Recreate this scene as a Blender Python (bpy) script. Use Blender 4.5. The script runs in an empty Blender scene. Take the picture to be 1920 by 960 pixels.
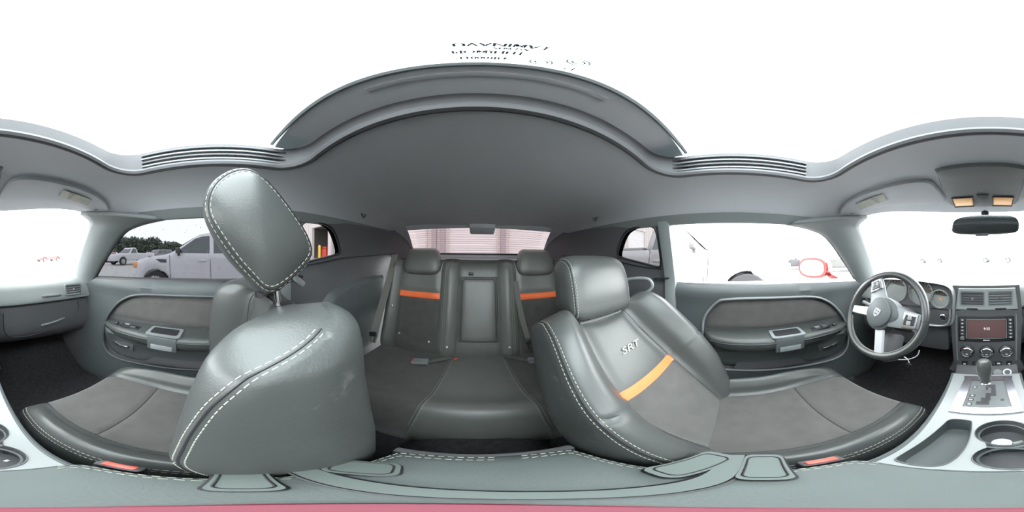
import bpy, bmesh, math, random
import numpy as np
from mathutils import Vector, Matrix, Euler
from mathutils.geometry import delaunay_2d_cdt

# ------------------------------------------------------------------ camera, sky, exposure
SC = bpy.context.scene
COL = SC.collection
CAMZ = 1.08                                   # eye height above the tarmac; the car is drawn with z = 0 at eye height
R = math.radians
cd = bpy.data.cameras.new('camera')
cd.type = 'PANO'
try:
    cd.panorama_type = 'EQUIRECTANGULAR'
except Exception:
    cd.cycles.panorama_type = 'EQUIRECTANGULAR'
cd.clip_start = 0.005
cam = bpy.data.objects.new('camera', cd)
COL.objects.link(cam)
cam.matrix_world = Matrix.Translation((0.015, 0, CAMZ)) @ Matrix.Rotation(R(0.65), 4, 'Y') @ Matrix.Rotation(R(180 - 12.375), 4, 'Z') @ Matrix.Rotation(R(90), 4, 'X')
SC.camera = cam

w = bpy.data.worlds.new('overcast_sky')
SC.world = w
w.use_nodes = True
bg = w.node_tree.nodes['Background']
bg.inputs['Color'].default_value = (0.95, 0.985, 1.0, 1)
bg.inputs['Strength'].default_value = 1.0

SC.view_settings.view_transform = 'Standard'
SC.view_settings.look = 'None'
SC.view_settings.gamma = 1
SC.view_settings.use_curve_mapping = False
SC.view_settings.exposure = 3.9
SC.cycles.use_denoising = True
SC.cycles.max_bounces = 10
SC.cycles.diffuse_bounces = 6
SC.cycles.transparent_max_bounces = 16
SC.cycles.sample_clamp_indirect = 4.0

random.seed(5)
rng = np.random.default_rng(5)

# ------------------------------------------------------------------ materials
MATS = {}
def mat(name, col, rough=0.5, metal=0.0, bump=None, var=None, scuff=None, spec=0.5, emit=None, sheen=0.0, coat=0.0, alpha=1.0):
    if name in MATS:
        return MATS[name]
    m = bpy.data.materials.new(name)
    m.use_nodes = True
    nt = m.node_tree
    b = nt.nodes['Principled BSDF']
    b.inputs['Base Color'].default_value = (*col, 1)
    b.inputs['Roughness'].default_value = rough
    b.inputs['Metallic'].default_value = metal
    b.inputs['Specular IOR Level'].default_value = spec
    if sheen:
        b.inputs['Sheen Weight'].default_value = sheen
        b.inputs['Sheen Roughness'].default_value = 0.5
    if coat:
        b.inputs['Coat Weight'].default_value = coat
        b.inputs['Coat Roughness'].default_value = 0.05
    if emit:
        b.inputs['Emission Color'].default_value = (*emit[0], 1)
        b.inputs['Emission Strength'].default_value = emit[1]
    tc = nt.nodes.new('ShaderNodeTexCoord')
    src = None
    if var:                                    # (scale, amount)
        n = nt.nodes.new('ShaderNodeTexNoise'); n.inputs['Scale'].default_value = var[0]; n.inputs['Detail'].default_value = 6
        nt.links.new(tc.outputs['Object'], n.inputs['Vector'])
        r = nt.nodes.new('ShaderNodeMix'); r.data_type = 'RGBA'
        a = var[1]
        r.inputs['A'].default_value = (*[c * (1 - a) for c in col], 1)
        r.inputs['B'].default_value = (*[min(1, c * (1 + a)) for c in col], 1)
        nt.links.new(n.outputs['Fac'], r.inputs['Factor'])
        src = r.outputs['Result']
    if scuff:                                  # (scale, threshold, colour)
        n = nt.nodes.new('ShaderNodeTexNoise'); n.inputs['Scale'].default_value = scuff[0]; n.inputs['Detail'].default_value = 9; n.inputs['Roughness'].default_value = 0.75
        nt.links.new(tc.outputs['Object'], n.inputs['Vector'])
        cr = nt.nodes.new('ShaderNodeValToRGB')
        cr.color_ramp.elements[0].position = scuff[1]; cr.color_ramp.elements[1].position = min(1, scuff[1] + 0.12)
        nt.links.new(n.outputs['Fac'], cr.inputs['Fac'])
        r = nt.nodes.new('ShaderNodeMix'); r.data_type = 'RGBA'
        r.inputs['A'].default_value = (*col, 1)
        if src: nt.links.new(src, r.inputs['A'])
        r.inputs['B'].default_value = (*scuff[2], 1)
        nt.links.new(cr.outputs['Color'], r.inputs['Factor'])
        src = r.outputs['Result']
    if src:
        nt.links.new(src, b.inputs['Base Color'])
    if bump:                                   # (scale, strength, distance)
        n = nt.nodes.new('ShaderNodeTexNoise'); n.inputs['Scale'].default_value = bump[0]; n.inputs['Detail'].default_value = 3
        nt.links.new(tc.outputs['Object'], n.inputs['Vector'])
        bp = nt.nodes.new('ShaderNodeBump'); bp.inputs['Strength'].default_value = bump[1]; bp.inputs['Distance'].default_value = bump[2]
        nt.links.new(n.outputs['Fac'], bp.inputs['Height'])
        nt.links.new(bp.outputs['Normal'], b.inputs['Normal'])
    MATS[name] = m
    return m

def glass(name, tint, refl=0.06, rough=0.0):
    m = bpy.data.materials.new(name); m.use_nodes = True
    nt = m.node_tree
    for n in list(nt.nodes): nt.nodes.remove(n)
    out = nt.nodes.new('ShaderNodeOutputMaterial')
    t = nt.nodes.new('ShaderNodeBsdfTransparent'); t.inputs['Color'].default_value = (*tint, 1)
    g = nt.nodes.new('ShaderNodeBsdfGlossy'); g.inputs['Roughness'].default_value = rough
    mx = nt.nodes.new('ShaderNodeMixShader'); mx.inputs['Fac'].default_value = refl
    nt.links.new(t.outputs[0], mx.inputs[1]); nt.links.new(g.outputs[0], mx.inputs[2]); nt.links.new(mx.outputs[0], out.inputs['Surface'])
    MATS[name] = m
    return m

LEA = mat('black_leather', (0.054, 0.058, 0.056), 0.37, bump=(420, 0.16, 0.002), var=(9, 0.18), scuff=(26, 0.68, (0.20, 0.21, 0.20)), spec=0.5)
RLEA = mat('brightened_rear_leather', (0.112, 0.115, 0.106), 0.40, bump=(420, 0.16, 0.002), var=(9, 0.18), scuff=(22, 0.69, (0.20, 0.21, 0.20)))  # same leather as the front seats, colour lightened to make up for dim rear light
PIL = mat('pillar_trim', (0.165, 0.180, 0.180), 0.7, bump=(700, 0.12, 0.001), var=(5, 0.08))
LEAL = mat('console_leather', (0.055, 0.067, 0.064), 0.55, bump=(380, 0.18, 0.002), var=(14, 0.14), scuff=(30, 0.70, (0.24, 0.26, 0.25)))
LEAW = mat('worn_leather', (0.045, 0.050, 0.048), 0.46, bump=(300, 0.22, 0.002), var=(7, 0.2), scuff=(18, 0.60, (0.13, 0.135, 0.13)))
SUE = mat('charcoal_suede', (0.074, 0.072, 0.068), 0.95, bump=(900, 0.25, 0.001), var=(22, 0.25), scuff=(16, 0.66, (0.14, 0.135, 0.13)), spec=0.15, sheen=0.25)
ORA = mat('orange_leather', (0.85, 0.16, 0.045), 0.5, bump=(400, 0.1, 0.001), var=(30, 0.1))
THR = mat('pale_thread', (0.34, 0.35, 0.30), 0.8)
PLA = mat('grey_black_plastic', (0.060, 0.069, 0.071), 0.55, bump=(700, 0.12, 0.001), var=(6, 0.1))
PLD = mat('dark_plastic', (0.075, 0.075, 0.080), 0.6, bump=(600, 0.1, 0.001), var=(6, 0.12))
PLB = mat('black_plastic', (0.018, 0.018, 0.020), 0.45)
PLG = mat('grey_plastic', (0.17, 0.185, 0.19), 0.5, var=(10, 0.1))
DASH = mat('dash_vinyl', (0.23, 0.25, 0.245), 0.6, bump=(300, 0.2, 0.001), var=(5, 0.1))
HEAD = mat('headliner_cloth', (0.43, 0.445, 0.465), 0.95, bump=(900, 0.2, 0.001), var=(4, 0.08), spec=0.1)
CARP = mat('black_carpet', (0.030, 0.029, 0.031), 1.0, bump=(800, 0.6, 0.003), var=(60, 0.5), scuff=(60, 0.70, (0.12, 0.115, 0.11)), spec=0.05)
SIL = mat('silver_plastic', (0.20, 0.212, 0.212), 0.4, metal=0.15, var=(12, 0.08))
CHR = mat('chrome', (0.80, 0.80, 0.80), 0.13, metal=1.0)
SATIN = mat('satin_metal', (0.62, 0.63, 0.64), 0.3, metal=0.9)
BELT = mat('seat_belt_web', (0.13, 0.125, 0.115), 0.8, bump=(500, 0.3, 0.001))
REDP = mat('red_plastic', (0.55, 0.05, 0.03), 0.4)
REDC = mat('red_car_paint', (0.22, 0.012, 0.010), 0.3, coat=0.6)
AMB = mat('amber_lens', (0.85, 0.50, 0.22), 0.3, emit=((1.0, 0.45, 0.15), 0.010))
PINK = mat('pink_rubber', (0.15, 0.018, 0.036), 0.6)
STAND = mat('grey_green_stand', (0.058, 0.074, 0.067), 0.5, var=(20, 0.08))
SCRN = mat('lit_screen', (0.05, 0.03, 0.03), 0.35, emit=((0.55, 0.30, 0.30), 0.010))
PRINT = mat('white_print', (0.7, 0.72, 0.72), 0.6)
PRINTE = mat('lit_print', (0.8, 0.8, 0.8), 0.5, emit=((1, 0.97, 0.95), 0.035))
DIAL = mat('gauge_dial', (0.085, 0.075, 0.068), 0.5)
NEED = mat('gauge_needle', (0.85, 0.25, 0.06), 0.5, emit=((1, 0.3, 0.05), 0.01))
DIM = mat('dull_mirror', (0.55, 0.6, 0.6), 0.12, metal=1.0)
LAB = mat('visor_label', (0.34, 0.34, 0.30), 0.7, var=(60, 0.2))
GCLR = glass('clear_glass', (0.96, 0.98, 0.98), 0.04)
GTNT = glass('tinted_glass', (0.070, 0.070, 0.074), 0.02)
GQTR = glass('quarter_tinted_glass', (0.135, 0.132, 0.135), 0.02)
GREAR = glass('rear_tinted_glass', (0.12, 0.102, 0.105), 0.02)
GROOF = glass('sunroof_glass', (0.90, 0.97, 0.98), 0.03)
WET = mat('water_drop', (0.75, 0.78, 0.8), 0.1, spec=0.8)
# outside
ASPH = mat('asphalt', (0.40, 0.40, 0.39), 0.85, bump=(40, 0.3, 0.01), var=(3, 0.2))
WHITEC = mat('white_car_paint', (0.60, 0.60, 0.64), 0.3, coat=0.5, var=(3, 0.03))
WHITEB = mat('bright_white_paint', (0.32, 0.32, 0.33), 0.3, coat=0.4)
SILVC = mat('silver_car_paint', (0.075, 0.075, 0.072), 0.35)
BLACKC = mat('black_car_paint', (0.03, 0.03, 0.035), 0.25, coat=0.5)
REDCC = mat('dark_red_car_paint', (0.45, 0.05, 0.05), 0.35)
GREYC = mat('grey_car_paint', (0.25, 0.26, 0.27), 0.35)
CARG = mat('car_window_glass', (0.06, 0.08, 0.085), 0.08, spec=0.8)
TYRE = mat('tyre_rubber', (0.03, 0.03, 0.032), 0.8)
ALLOY = mat('alloy_wheel', (0.45, 0.46, 0.47), 0.35, metal=0.7)
LAMPW = mat('head_lamp_lens', (0.70, 0.66, 0.62), 0.15)
LAMPR = mat('tail_lamp_lens', (0.55, 0.03, 0.03), 0.2)
LAMPO = mat('indicator_lens', (0.75, 0.35, 0.15), 0.2)
BWALL = mat('building_sheet', (0.62, 0.57, 0.55), 0.7, var=(2, 0.05))
BDOOR = mat('roll_door_sheet', (0.70, 0.68, 0.68), 0.55, var=(2, 0.04))
BCOL = mat('building_column', (0.40, 0.36, 0.38), 0.7)
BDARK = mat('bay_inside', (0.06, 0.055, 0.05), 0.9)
YEL = mat('yellow_paint', (0.75, 0.50, 0.05), 0.5)
LEAF = mat('leaf_green', (0.10, 0.13, 0.10), 0.8, var=(3, 0.4))
BARK = mat('bark', (0.10, 0.08, 0.06), 0.9)

# ------------------------------------------------------------------ mesh helpers
ORG = {}
def _lnk(o, parent, label, cat, group, kind):
    COL.objects.link(o)
    if parent is not None: o.parent = parent
    if label: o['label'] = label
    if cat: o['category'] = cat
    if group: o['group'] = group
    if kind: o['kind'] = kind
    return o

def empty(name, loc, label, cat, group=None, kind=None, rotz=0.0, ground=False):
    """An Empty at a thing's base; loc is in car coordinates unless ground."""
    o = bpy.data.objects.new(name, None)
    o.empty_display_size = 0.1
    p = Vector(loc) if ground else Vector((loc[0], loc[1], loc[2] + CAMZ))
    o.location = p; o.rotation_euler = (0, 0, rotz)
    ORG[o.name] = p
    return _lnk(o, None, label, cat, group, kind)

def origin_of(o):
    while o.parent is not None: o = o.parent
    return ORG[o.name]

def mk(name, V, F, m, parent=None, label=None, cat=None, group=None, kind=None, smooth=40, local=False, ground=False):
    V = np.asarray(V, float).reshape(-1, 3).copy()
    if not local:
        if not ground: V[:, 2] += CAMZ
        if parent is None:
            o3 = Vector(((V[:, 0].min() + V[:, 0].max()) / 2, (V[:, 1].min() + V[:, 1].max()) / 2, V[:, 2].min()))
        else:
            o3 = origin_of(parent)
        V -= np.array(o3)
    me = bpy.data.meshes.new(name)
    me.from_pydata([tuple(v) for v in V], [], [tuple(int(i) for i in f) for f in F])
    me.update()
    bm = bmesh.new(); bm.from_mesh(me)
    bmesh.ops.recalc_face_normals(bm, faces=bm.faces)
    bm.to_mesh(me); bm.free()
    if smooth:
        for p in me.polygons: p.use_smooth = True
        me.set_sharp_from_angle(angle=R(smooth))
    if m: me.materials.append(m)
    o = bpy.data.objects.new(name, me)
    if not local and parent is None:
        o.location = o3; ORG[o.name] = o3
    return _lnk(o, parent, label, cat, group, kind)

class B:
    """collects shapes into one mesh"""
    def __init__(s, M=None):
        s.V = []; s.F = []; s.M = M
    def add(s, V, F):
        n = len(s.V)
        for v in V:
            v = Vector(v)
            s.V.append(tuple(s.M @ v) if s.M is not None else tuple(v))
        s.F += [tuple(i + n for i in f) for f in F]
        return s
    def box(s, c, size, bev=0.0, rot=None, seg=2):
        bm = bmesh.new()
        bmesh.ops.create_cube(bm, size=1)
        for v in bm.verts: v.co = Vector((v.co.x * size[0], v.co.y * size[1], v.co.z * size[2]))
        if bev > 0:
            bmesh.ops.bevel(bm, geom=list(bm.edges), offset=min(bev, 0.49 * min(size)), segments=seg, profile=0.5, affect='EDGES')
        Mr = (Euler(rot).to_matrix() if rot is not None else Matrix.Identity(3))
        bm.verts.index_update()
        s.add([Vector(c) + Mr @ v.co for v in bm.verts], [[v.index for v in f.verts] for f in bm.faces])
        bm.free(); return s
    def tube(s, pts, r, n=8, closed=False, cap=True):
        P = [Vector(p) for p in pts]; N = len(P); V = []; F = []
        rr = r if hasattr(r, '__len__') else [r] * N
        T = []
        for i in range(N):
            a = P[(i - 1) % N] if (closed or i > 0) else P[i]
            b = P[(i + 1) % N] if (closed or i < N - 1) else P[i]
            T.append((b - a).normalized())
        up = Vector((0, 0, 1)) if abs(T[0].z) < 0.9 else Vector((1, 0, 0))
        nrm = (up - T[0] * up.dot(T[0])).normalized()
        for i in range(N):
            nrm = (nrm - T[i] * nrm.dot(T[i])).normalized(); bi = T[i].cross(nrm)
            for k in range(n):
                a = 2 * math.pi * k / n
                V.append(P[i] + rr[i] * (math.cos(a) * nrm + math.sin(a) * bi))
        for i in range(N if closed else N - 1):
            j = (i + 1) % N
            for k in range(n):
                l = (k + 1) % n
                F.append((i * n + k, i * n + l, j * n + l, j * n + k))
        if cap and not closed:
            F.append(tuple(range(n))[::-1]); F.append(tuple((N - 1) * n + k for k in range(n)))
        return s.add(V, F)
    def lathe(s, prof, c, axis=(0, 0, 1), n=24, cap=True):
        """prof: (radius, height) along axis"""
        ax = Vector(axis).normalized()
        e1 = ax.orthogonal().normalized(); e2 = ax.cross(e1)
        V = []; F = []; m = len(prof)
        for (r, h) in prof:
            for k in range(n):
                a = 2 * math.pi * k / n
                V.append(Vector(c) + ax * h + r * (math.cos(a) * e1 + math.sin(a) * e2))
        for i in range(m - 1):
            for k in range(n):
                l = (k + 1) % n
                F.append((i * n + k, i * n + l, (i + 1) * n + l, (i + 1) * n + k))
        if cap:
            F.append(tuple(range(n))[::-1]); F.append(tuple((m - 1) * n + k for k in range(n)))
        return s.add(V, F)
    def grid(s, P, closed_i=False, closed_j=False):
        P = np.asarray(P, float); a, b = P.shape[:2]
        V = [tuple(p) for p in P.reshape(-1, 3)]; F = []
        for i in range(a if closed_i else a - 1):
            for j in range(b if closed_j else b - 1):
                F.append((i * b + j, i * b + (j + 1) % b, ((i + 1) % a) * b + (j + 1) % b, ((i + 1) % a) * b + j))
        return s.add(V, F)
    def strip(s, pts, width_vec, thick_vec):
        """flat strap following pts"""
        wv = Vector(width_vec) / 2; tv = Vector(thick_vec) / 2; V = []; F = []
        for p in pts:
            p = Vector(p)
            V += [p - wv - tv, p + wv - tv, p + wv + tv, p - wv + tv]
        for i in range(len(pts) - 1):
            for k in range(4):
                F.append((i * 4 + k, i * 4 + (k + 1) % 4, i * 4 + 4 + (k + 1) % 4, i * 4 + 4 + k))
        n = len(V); F += [(0, 1, 2, 3), (n - 4, n - 3, n - 2, n - 1)]
        return s.add(V, F)
    def prism(s, poly, fn, d):
        """poly 2D outline; fn(a,b,h) -> 3D; h from 0 to d, n-gon caps"""
        n = len(poly)
        V = [fn(a, b, 0) for a, b in poly] + [fn(a, b, d) for a, b in poly]
        F = [tuple(range(n)), tuple(range(2 * n - 1, n - 1, -1))]
        for i in range(n):
            j = (i + 1) % n
            F.append((i, j, n + j, n + i))
        return s.add(V, F)
    def mk(s, name, m, parent=None, **k):
        return mk(name, s.V, s.F, m, parent, **k)

def cr(pts, n=8, closed=False):
    """Catmull-Rom through pts, n samples for each span"""
    P = np.asarray(pts, float); N = len(P); out = []
    for i in range(N if closed else N - 1):
        g = lambda k: P[k % N] if closed else P[min(max(k, 0), N - 1)]
        p0, p1, p2, p3 = g(i - 1), g(i), g(i + 1), g(i + 2)
        for j in range(n):
            t = j / n
            out.append(0.5 * ((2 * p1) + (-p0 + p2) * t + (2 * p0 - 5 * p1 + 4 * p2 - p3) * t * t + (-p0 + 3 * p1 - 3 * p2 + p3) * t ** 3))
    if not closed: out.append(P[-1])
    return np.array(out)

def pch(xs, ys, xq):
    """monotone cubic interpolation"""
    xs = np.asarray(xs, float); ys = np.asarray(ys, float); xq = np.clip(np.asarray(xq, float), xs[0], xs[-1])
    h = np.diff(xs); d = np.diff(ys) / h; m = np.zeros_like(ys)
    m[0] = d[0]; m[-1] = d[-1]
    for i in range(1, len(xs) - 1):
        m[i] = 0 if d[i - 1] * d[i] <= 0 else 2 * d[i - 1] * d[i] / (d[i - 1] + d[i])
    k = np.clip(np.searchsorted(xs, xq) - 1, 0, len(h) - 1)
    t = (xq - xs[k]) / h[k]
    return ((2 * t ** 3 - 3 * t ** 2 + 1) * ys[k] + (t ** 3 - 2 * t ** 2 + t) * h[k] * m[k] + (-2 * t ** 3 + 3 * t ** 2) * ys[k + 1] + (t ** 3 - t ** 2) * h[k] * m[k + 1])

def rrect(cx, cy, wd, ht, r, n=6):
    out = []
    for (sx, sy, a0) in ((1, 1, 0), (-1, 1, 90), (-1, -1, 180), (1, -1, 270)):
        for k in range(n + 1):
            a = R(a0 + 90 * k / n)
            out.append((cx + sx * (wd / 2 - r) + r * math.cos(a), cy + sy * (ht / 2 - r) + r * math.sin(a)))
    return out

def resample(poly, sp):
    P = np.asarray(poly, float); out = []
    for i in range(len(P)):
        a, b = P[i], P[(i + 1) % len(P)]
        n = max(1, int(round(np.linalg.norm(b - a) / sp)))
        for k in range(n): out.append(a + (b - a) * k / n)
    return np.array(out)

def inside(poly, Q):
    P = np.asarray(poly); Q = np.asarray(Q, float); c = np.zeros(len(Q), bool)
    x, y = Q[:, 0], Q[:, 1]
    for i in range(len(P)):
        x1, y1 = P[i]; x2, y2 = P[i - 1]
        with np.errstate(divide='ignore', invalid='ignore'):
            t = ((y1 > y) != (y2 > y)) & (x < (x2 - x1) * (y - y1) / (y2 - y1 if y2 != y1 else 1e-12) + x1)
        c ^= t
    return c

def dist_poly(poly, Q):
    P = np.asarray(poly, float); Q = np.asarray(Q, float); best = np.full(len(Q), 1e9)
    for i in range(len(P)):
        a = P[i - 1]; b = P[i]; ab = b - a; L = max(1e-12, ab @ ab)
        t = np.clip(((Q - a) @ ab) / L, 0, 1)
        best = np.minimum(best, np.linalg.norm(Q - (a + t[:, None] * ab), axis=1))
    return best

def flat_mesh(outer, holes, sp):
    loops = [resample(outer, sp)] + [resample(h, sp) for h in holes]
    V = []; E = []
    for L in loops:
        n0 = len(V); V += [tuple(p) for p in L]
        E += [(n0 + i, n0 + (i + 1) % len(L)) for i in range(len(L))]
    lo = loops[0].min(0); hi = loops[0].max(0)
    gx = np.arange(lo[0], hi[0], sp); gy = np.arange(lo[1], hi[1], sp * 0.866)
    G = np.array([(x + (0.5 * sp if j % 2 else 0), y) for j, y in enumerate(gy) for x in gx])
    if len(G):
        ok = inside(loops[0], G) & (dist_poly(loops[0], G) > sp * 0.45)
        for h in loops[1:]: ok &= ~inside(h, G) & (dist_poly(h, G) > sp * 0.45)
        V += [tuple(p) for p in G[ok]]
    r = delaunay_2d_cdt([Vector(v) for v in V], E, [], 0, 1e-7)
    VV = np.array([tuple(v) for v in r[0]]); T = np.array([f for f in r[2] if len(f) == 3])
    c = VV[T].mean(1)
    ok = inside(loops[0], c)
    for h in loops[1:]: ok &= ~inside(h, c)
    return VV, T[ok], loops

def holed(name, outer, holes, fn, sp, m, parent=None, thick=0.0, **k):
    VV, T, _ = flat_mesh(outer, holes, sp)
    o = mk(name, [fn(a, b) for a, b in VV], T, m, parent, **k)
    if thick:
        md = o.modifiers.new('thickness', 'SOLIDIFY'); md.thickness = abs(thick); md.offset = 1 if thick > 0 else -1
    return o

def plate(name, outer, holes, fn, d, m, parent=None, **k):
    """flat plate with holes: fn(a,b,h) -> 3D, h in {0,d}"""
    VV, T, loops = flat_mesh(outer, holes, 1e3)
    n = len(VV)
    V = [fn(a, b, 0) for a, b in VV] + [fn(a, b, d) for a, b in VV]
    F = [tuple(t) for t in T] + [tuple(n + i for i in t[::-1]) for t in T]
    edge = {}
    for t in T:
        for i in range(3):
            e = (t[i], t[(i + 1) % 3]); edge[tuple(sorted(e))] = edge.get(tuple(sorted(e)), 0) + 1
    for (a, b), c in edge.items():
        if c == 1: F.append((a, b, n + b, n + a))
    return mk(name, V, F, m, parent, **k)

def text(name, s, size, M, m, parent, extrude=0.0003, shear=0.0, local=False, bold=0.0):
    c = bpy.data.curves.new(name, 'FONT')
    c.body = s; c.size = size; c.align_x = 'CENTER'; c.align_y = 'CENTER'; c.extrude = extrude; c.shear = shear; c.offset = bold
    t = bpy.data.objects.new(name + '_curve', c)
    COL.objects.link(t)
    me = bpy.data.meshes.new_from_object(t.evaluated_get(bpy.context.evaluated_depsgraph_get()))
    bpy.data.objects.remove(t)
    me.materials.clear(); me.materials.append(m)
    o = bpy.data.objects.new(name, me)
    COL.objects.link(o); o.parent = parent
    if not local:
        M = Matrix.Translation(Vector((0, 0, CAMZ)) - origin_of(parent)) @ M
    o.matrix_local = M
    return o

def frame(o, right, up):
    """matrix whose x is right and y is up"""
    r = Vector(right).normalized(); u = Vector(up); u = (u - r * u.dot(r)).normalized(); n = r.cross(u)
    M = Matrix((r, u, n)).transposed().to_4x4(); M.translation = Vector(o)
    return M

def dashes(b, pts, ln, gap, r, lift=None):
    """row of short stitches along a polyline"""
    P = [Vector(p) for p in pts]
    S = [0.0]
    for i in range(1, len(P)): S.append(S[-1] + (P[i] - P[i - 1]).length)
    def at(s):
        s = min(max(s, 0), S[-1])
        for i in range(1, len(P)):
            if s <= S[i]:
                f = (s - S[i - 1]) / max(1e-9, S[i] - S[i - 1]); return P[i - 1].lerp(P[i], f)
        return P[-1]
    s = 0
    while s + ln < S[-1]:
        b.tube([at(s), at(s + ln)], r, n=4)
        s += ln + gap
    return b

# ------------------------------------------------------------------ the shell of the car
def wall_x(y, z):
    """half width of the cabin lining at a height"""
    x = float(pch([-1.7, -1.0, -0.6, -0.28, 0.3, 0.8], [0.655, 0.665, 0.69, 0.71, 0.71, 0.69], [y])[0])
    if z > -0.1: x -= 0.33 * (z + 0.1)
    if z < -0.6: x -= 0.05 * (-0.6 - z)
    return x

def ceil_z(x, y):
    zc = float(pch([-1.12, -0.85, -0.6, -0.25, 0.3, 0.45, 0.6, 0.76], [0.198, 0.245, 0.275, 0.29, 0.285, 0.272, 0.245, 0.20], [y])[0])
    ze = float(pch([-1.12, -0.6, 0.3, 0.56, 0.76], [0.165, 0.150, 0.148, 0.150, 0.165], [y])[0])
    return zc - (zc - ze) * min(1.3, abs(x) / 0.625) ** 5

# floor
def floor_z(x, y):
    z = -0.90
    t = max(0.0, 1 - (abs(x) / 0.17) ** 4)
    z += 0.16 * t
    if y > 0.80: z += (y - 0.80) * 1.1
    if y < -0.45: z += 0.06
    return z + 0.012 * math.sin(9 * x + 3 * y) * (1 - t)
holed('floor', [(-0.74, -1.0), (0.74, -1.0), (0.74, 1.15), (-0.74, 1.15)], [], lambda a, b: (a, b, floor_z(a, b)), 0.05, CARP,
      kind='structure', label='black carpeted footwell floor of the car cabin', cat='floor')
wf = B(); wf.box((0, 1.19, -0.545), (1.5, 0.03, 0.80)); wf.mk('wall_front', PLD, kind='structure', label='dark bulkhead behind the dashboard footwells', cat='wall')

# ceiling with the sunroof cut-out
front = [(x, 0.745 - 0.19 * (abs(x) / 0.57) ** 2.2) for x in np.linspace(0.57, -0.57, 25)]
per = [(0.627, -0.95), (0.627, 0.30), (0.615, 0.46)] + front + [(-0.615, 0.46), (-0.627, 0.30), (-0.627, -0.95)]
per += [(x, -1.02 - 0.07 * (1 - (x / 0.55) ** 2)) for x in np.linspace(-0.55, 0.55, 17)]
LIP = rrect(0, 0.0375, 0.885, 0.525, 0.085, 8)
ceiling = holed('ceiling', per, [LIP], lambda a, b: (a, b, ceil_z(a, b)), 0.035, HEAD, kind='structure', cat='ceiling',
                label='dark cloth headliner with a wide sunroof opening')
b = B(); b.tube([(x, y, ceil_z(x, y) + 0.004) for x, y in resample(LIP, 0.02)], 0.011, 8, closed=True)
b.mk('opening_lip', PLD, ceiling)
# well of the sunroof: ribbed side walls, plain front wall
GL = rrect(0, 0.075, 0.872, 0.43, 0.07, 8)
def well(k):
    k0 = k
    return lambda p: None
rings = []
n = 160
Lr = resample(LIP, 0.012); Gr = resample(rrect(0, 0.0375, 0.872, 0.51, 0.075, 8), 0.012)
def even(P, n):
    P = np.asarray(P); Q = np.vstack([P, P[:1]]); s = np.r_[0, np.cumsum(np.linalg.norm(np.diff(Q, axis=0), axis=1))]
    t = np.linspace(0, s[-1], n, endpoint=False)
    return np.c_[np.interp(t, s, Q[:, 0]), np.interp(t, s, Q[:, 1])]
A0 = even(Lr, n); A1 = even(Gr, n)
for k, f in enumerate(np.linspace(0, 1, 9)):
    rings.append([(A0[i, 0] * (1 - f) + A1[i, 0] * f, A0[i, 1] * (1 - f) + A1[i, 1] * f, (ceil_z(*A0[i]) + 0.006) * (1 - f) + 0.338 * f) for i in range(n)])
b = B(); b.grid(np.array(rings), closed_j=True); b.mk('sunroof_surround', PLD, ceiling)
for sx in (1, -1):
    for k in range(4):
        f = 0.2 + 0.2 * k
        x = sx * (0.441 - 0.007 * f - 0.001)
        b = B(); b.box((x, 0.02, 0.268 + 0.068 * f), (0.010, 0.40, 0.006), 0.002); b.mk('track_rib', PLG if k % 2 == 0 else PLD, ceiling)
# sliding sun shade pushed back
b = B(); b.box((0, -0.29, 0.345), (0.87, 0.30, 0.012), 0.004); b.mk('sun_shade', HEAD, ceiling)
b = B(); b.tube([(x, -0.141 + 0.012 * (x / 0.42) ** 2, 0.341) for x in np.linspace(-0.42, 0.42, 30)], 0.006, 6); b.mk('shade_edge', PLG, ceiling)
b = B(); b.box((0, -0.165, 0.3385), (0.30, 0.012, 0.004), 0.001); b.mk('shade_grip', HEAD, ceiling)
# outer roof skin
holed('roof_panel', [(p[0] * 1.06, p[1] * 1.02) for p in per], [rrect(0, 0.0375, 0.93, 0.60, 0.09, 6)], lambda x, y: (x, y, ceil_z(x * 0.93, y) + 0.075 - 0.05 * min(1, abs(x) / 0.66) ** 6), 0.05, REDC, ceiling)
# third brake lamp housing at the back window
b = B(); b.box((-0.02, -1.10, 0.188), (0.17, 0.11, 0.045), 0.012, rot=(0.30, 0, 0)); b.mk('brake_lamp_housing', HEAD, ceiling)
# coat hooks
for sx in (1, -1):
    b = B(); b.tube(cr([(sx * 0.55, -0.62, 0.215), (sx * 0.535, -0.62, 0.19), (sx * 0.525, -0.62, 0.195), (sx * 0.52, -0.62, 0.205)], 5), 0.005, 6)
    b.box((sx * 0.555, -0.62, 0.218), (0.03, 0.035, 0.012), 0.004); b.mk('coat_hook', PLD, ceiling)

# sunroof pane
win6 = holed('window_6', rrect(0, 0.075, 0.90, 0.56, 0.07, 8), [], lambda a, b: (a, b, 0.352 - 0.02 * (a / 0.45) ** 2), 0.08, GROOF, kind='structure', cat='window',
             label='closed glass sunroof pane over the front seats')
Mt = lambda x, y, sz: frame((x, y, 0.343), (1, 0, 0), (0, -1, 0))
MARK = mat('glass_print', (0.10, 0.13, 0.15), 0.7)
for s_, x, y, sz in (('13', -0.064, -0.1285, 0.011), ('43R000119', 0.016, -0.1265, 0.0085), ('THERMOPL', 0.012, -0.1125, 0.0095), ('AS2 M35', -0.004, -0.1035, 0.0060), ('LAMINAVU', 0.004, -0.0955, 0.0105)):
    text('glass_marking', s_, sz, Mt(x, y, sz) @ Matrix.Diagonal((1.15, 1, 1, 1)), MARK, win6, 0.0001, bold=0.0004)
for x, y, rx in ((-0.034, -0.1265, 0.010), (-0.062, -0.1120, 0.011)):
    b = B()
    for q in (1.0, 0.55):
        b.tube([(x + rx * q * math.cos(t), y + rx * 0.62 * q * math.sin(t), 0.343) for t in np.linspace(0, 2 * math.pi, 20, endpoint=False)], 0.0010, 4, closed=True)
    b.mk('glass_logo', MARK, win6)

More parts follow.
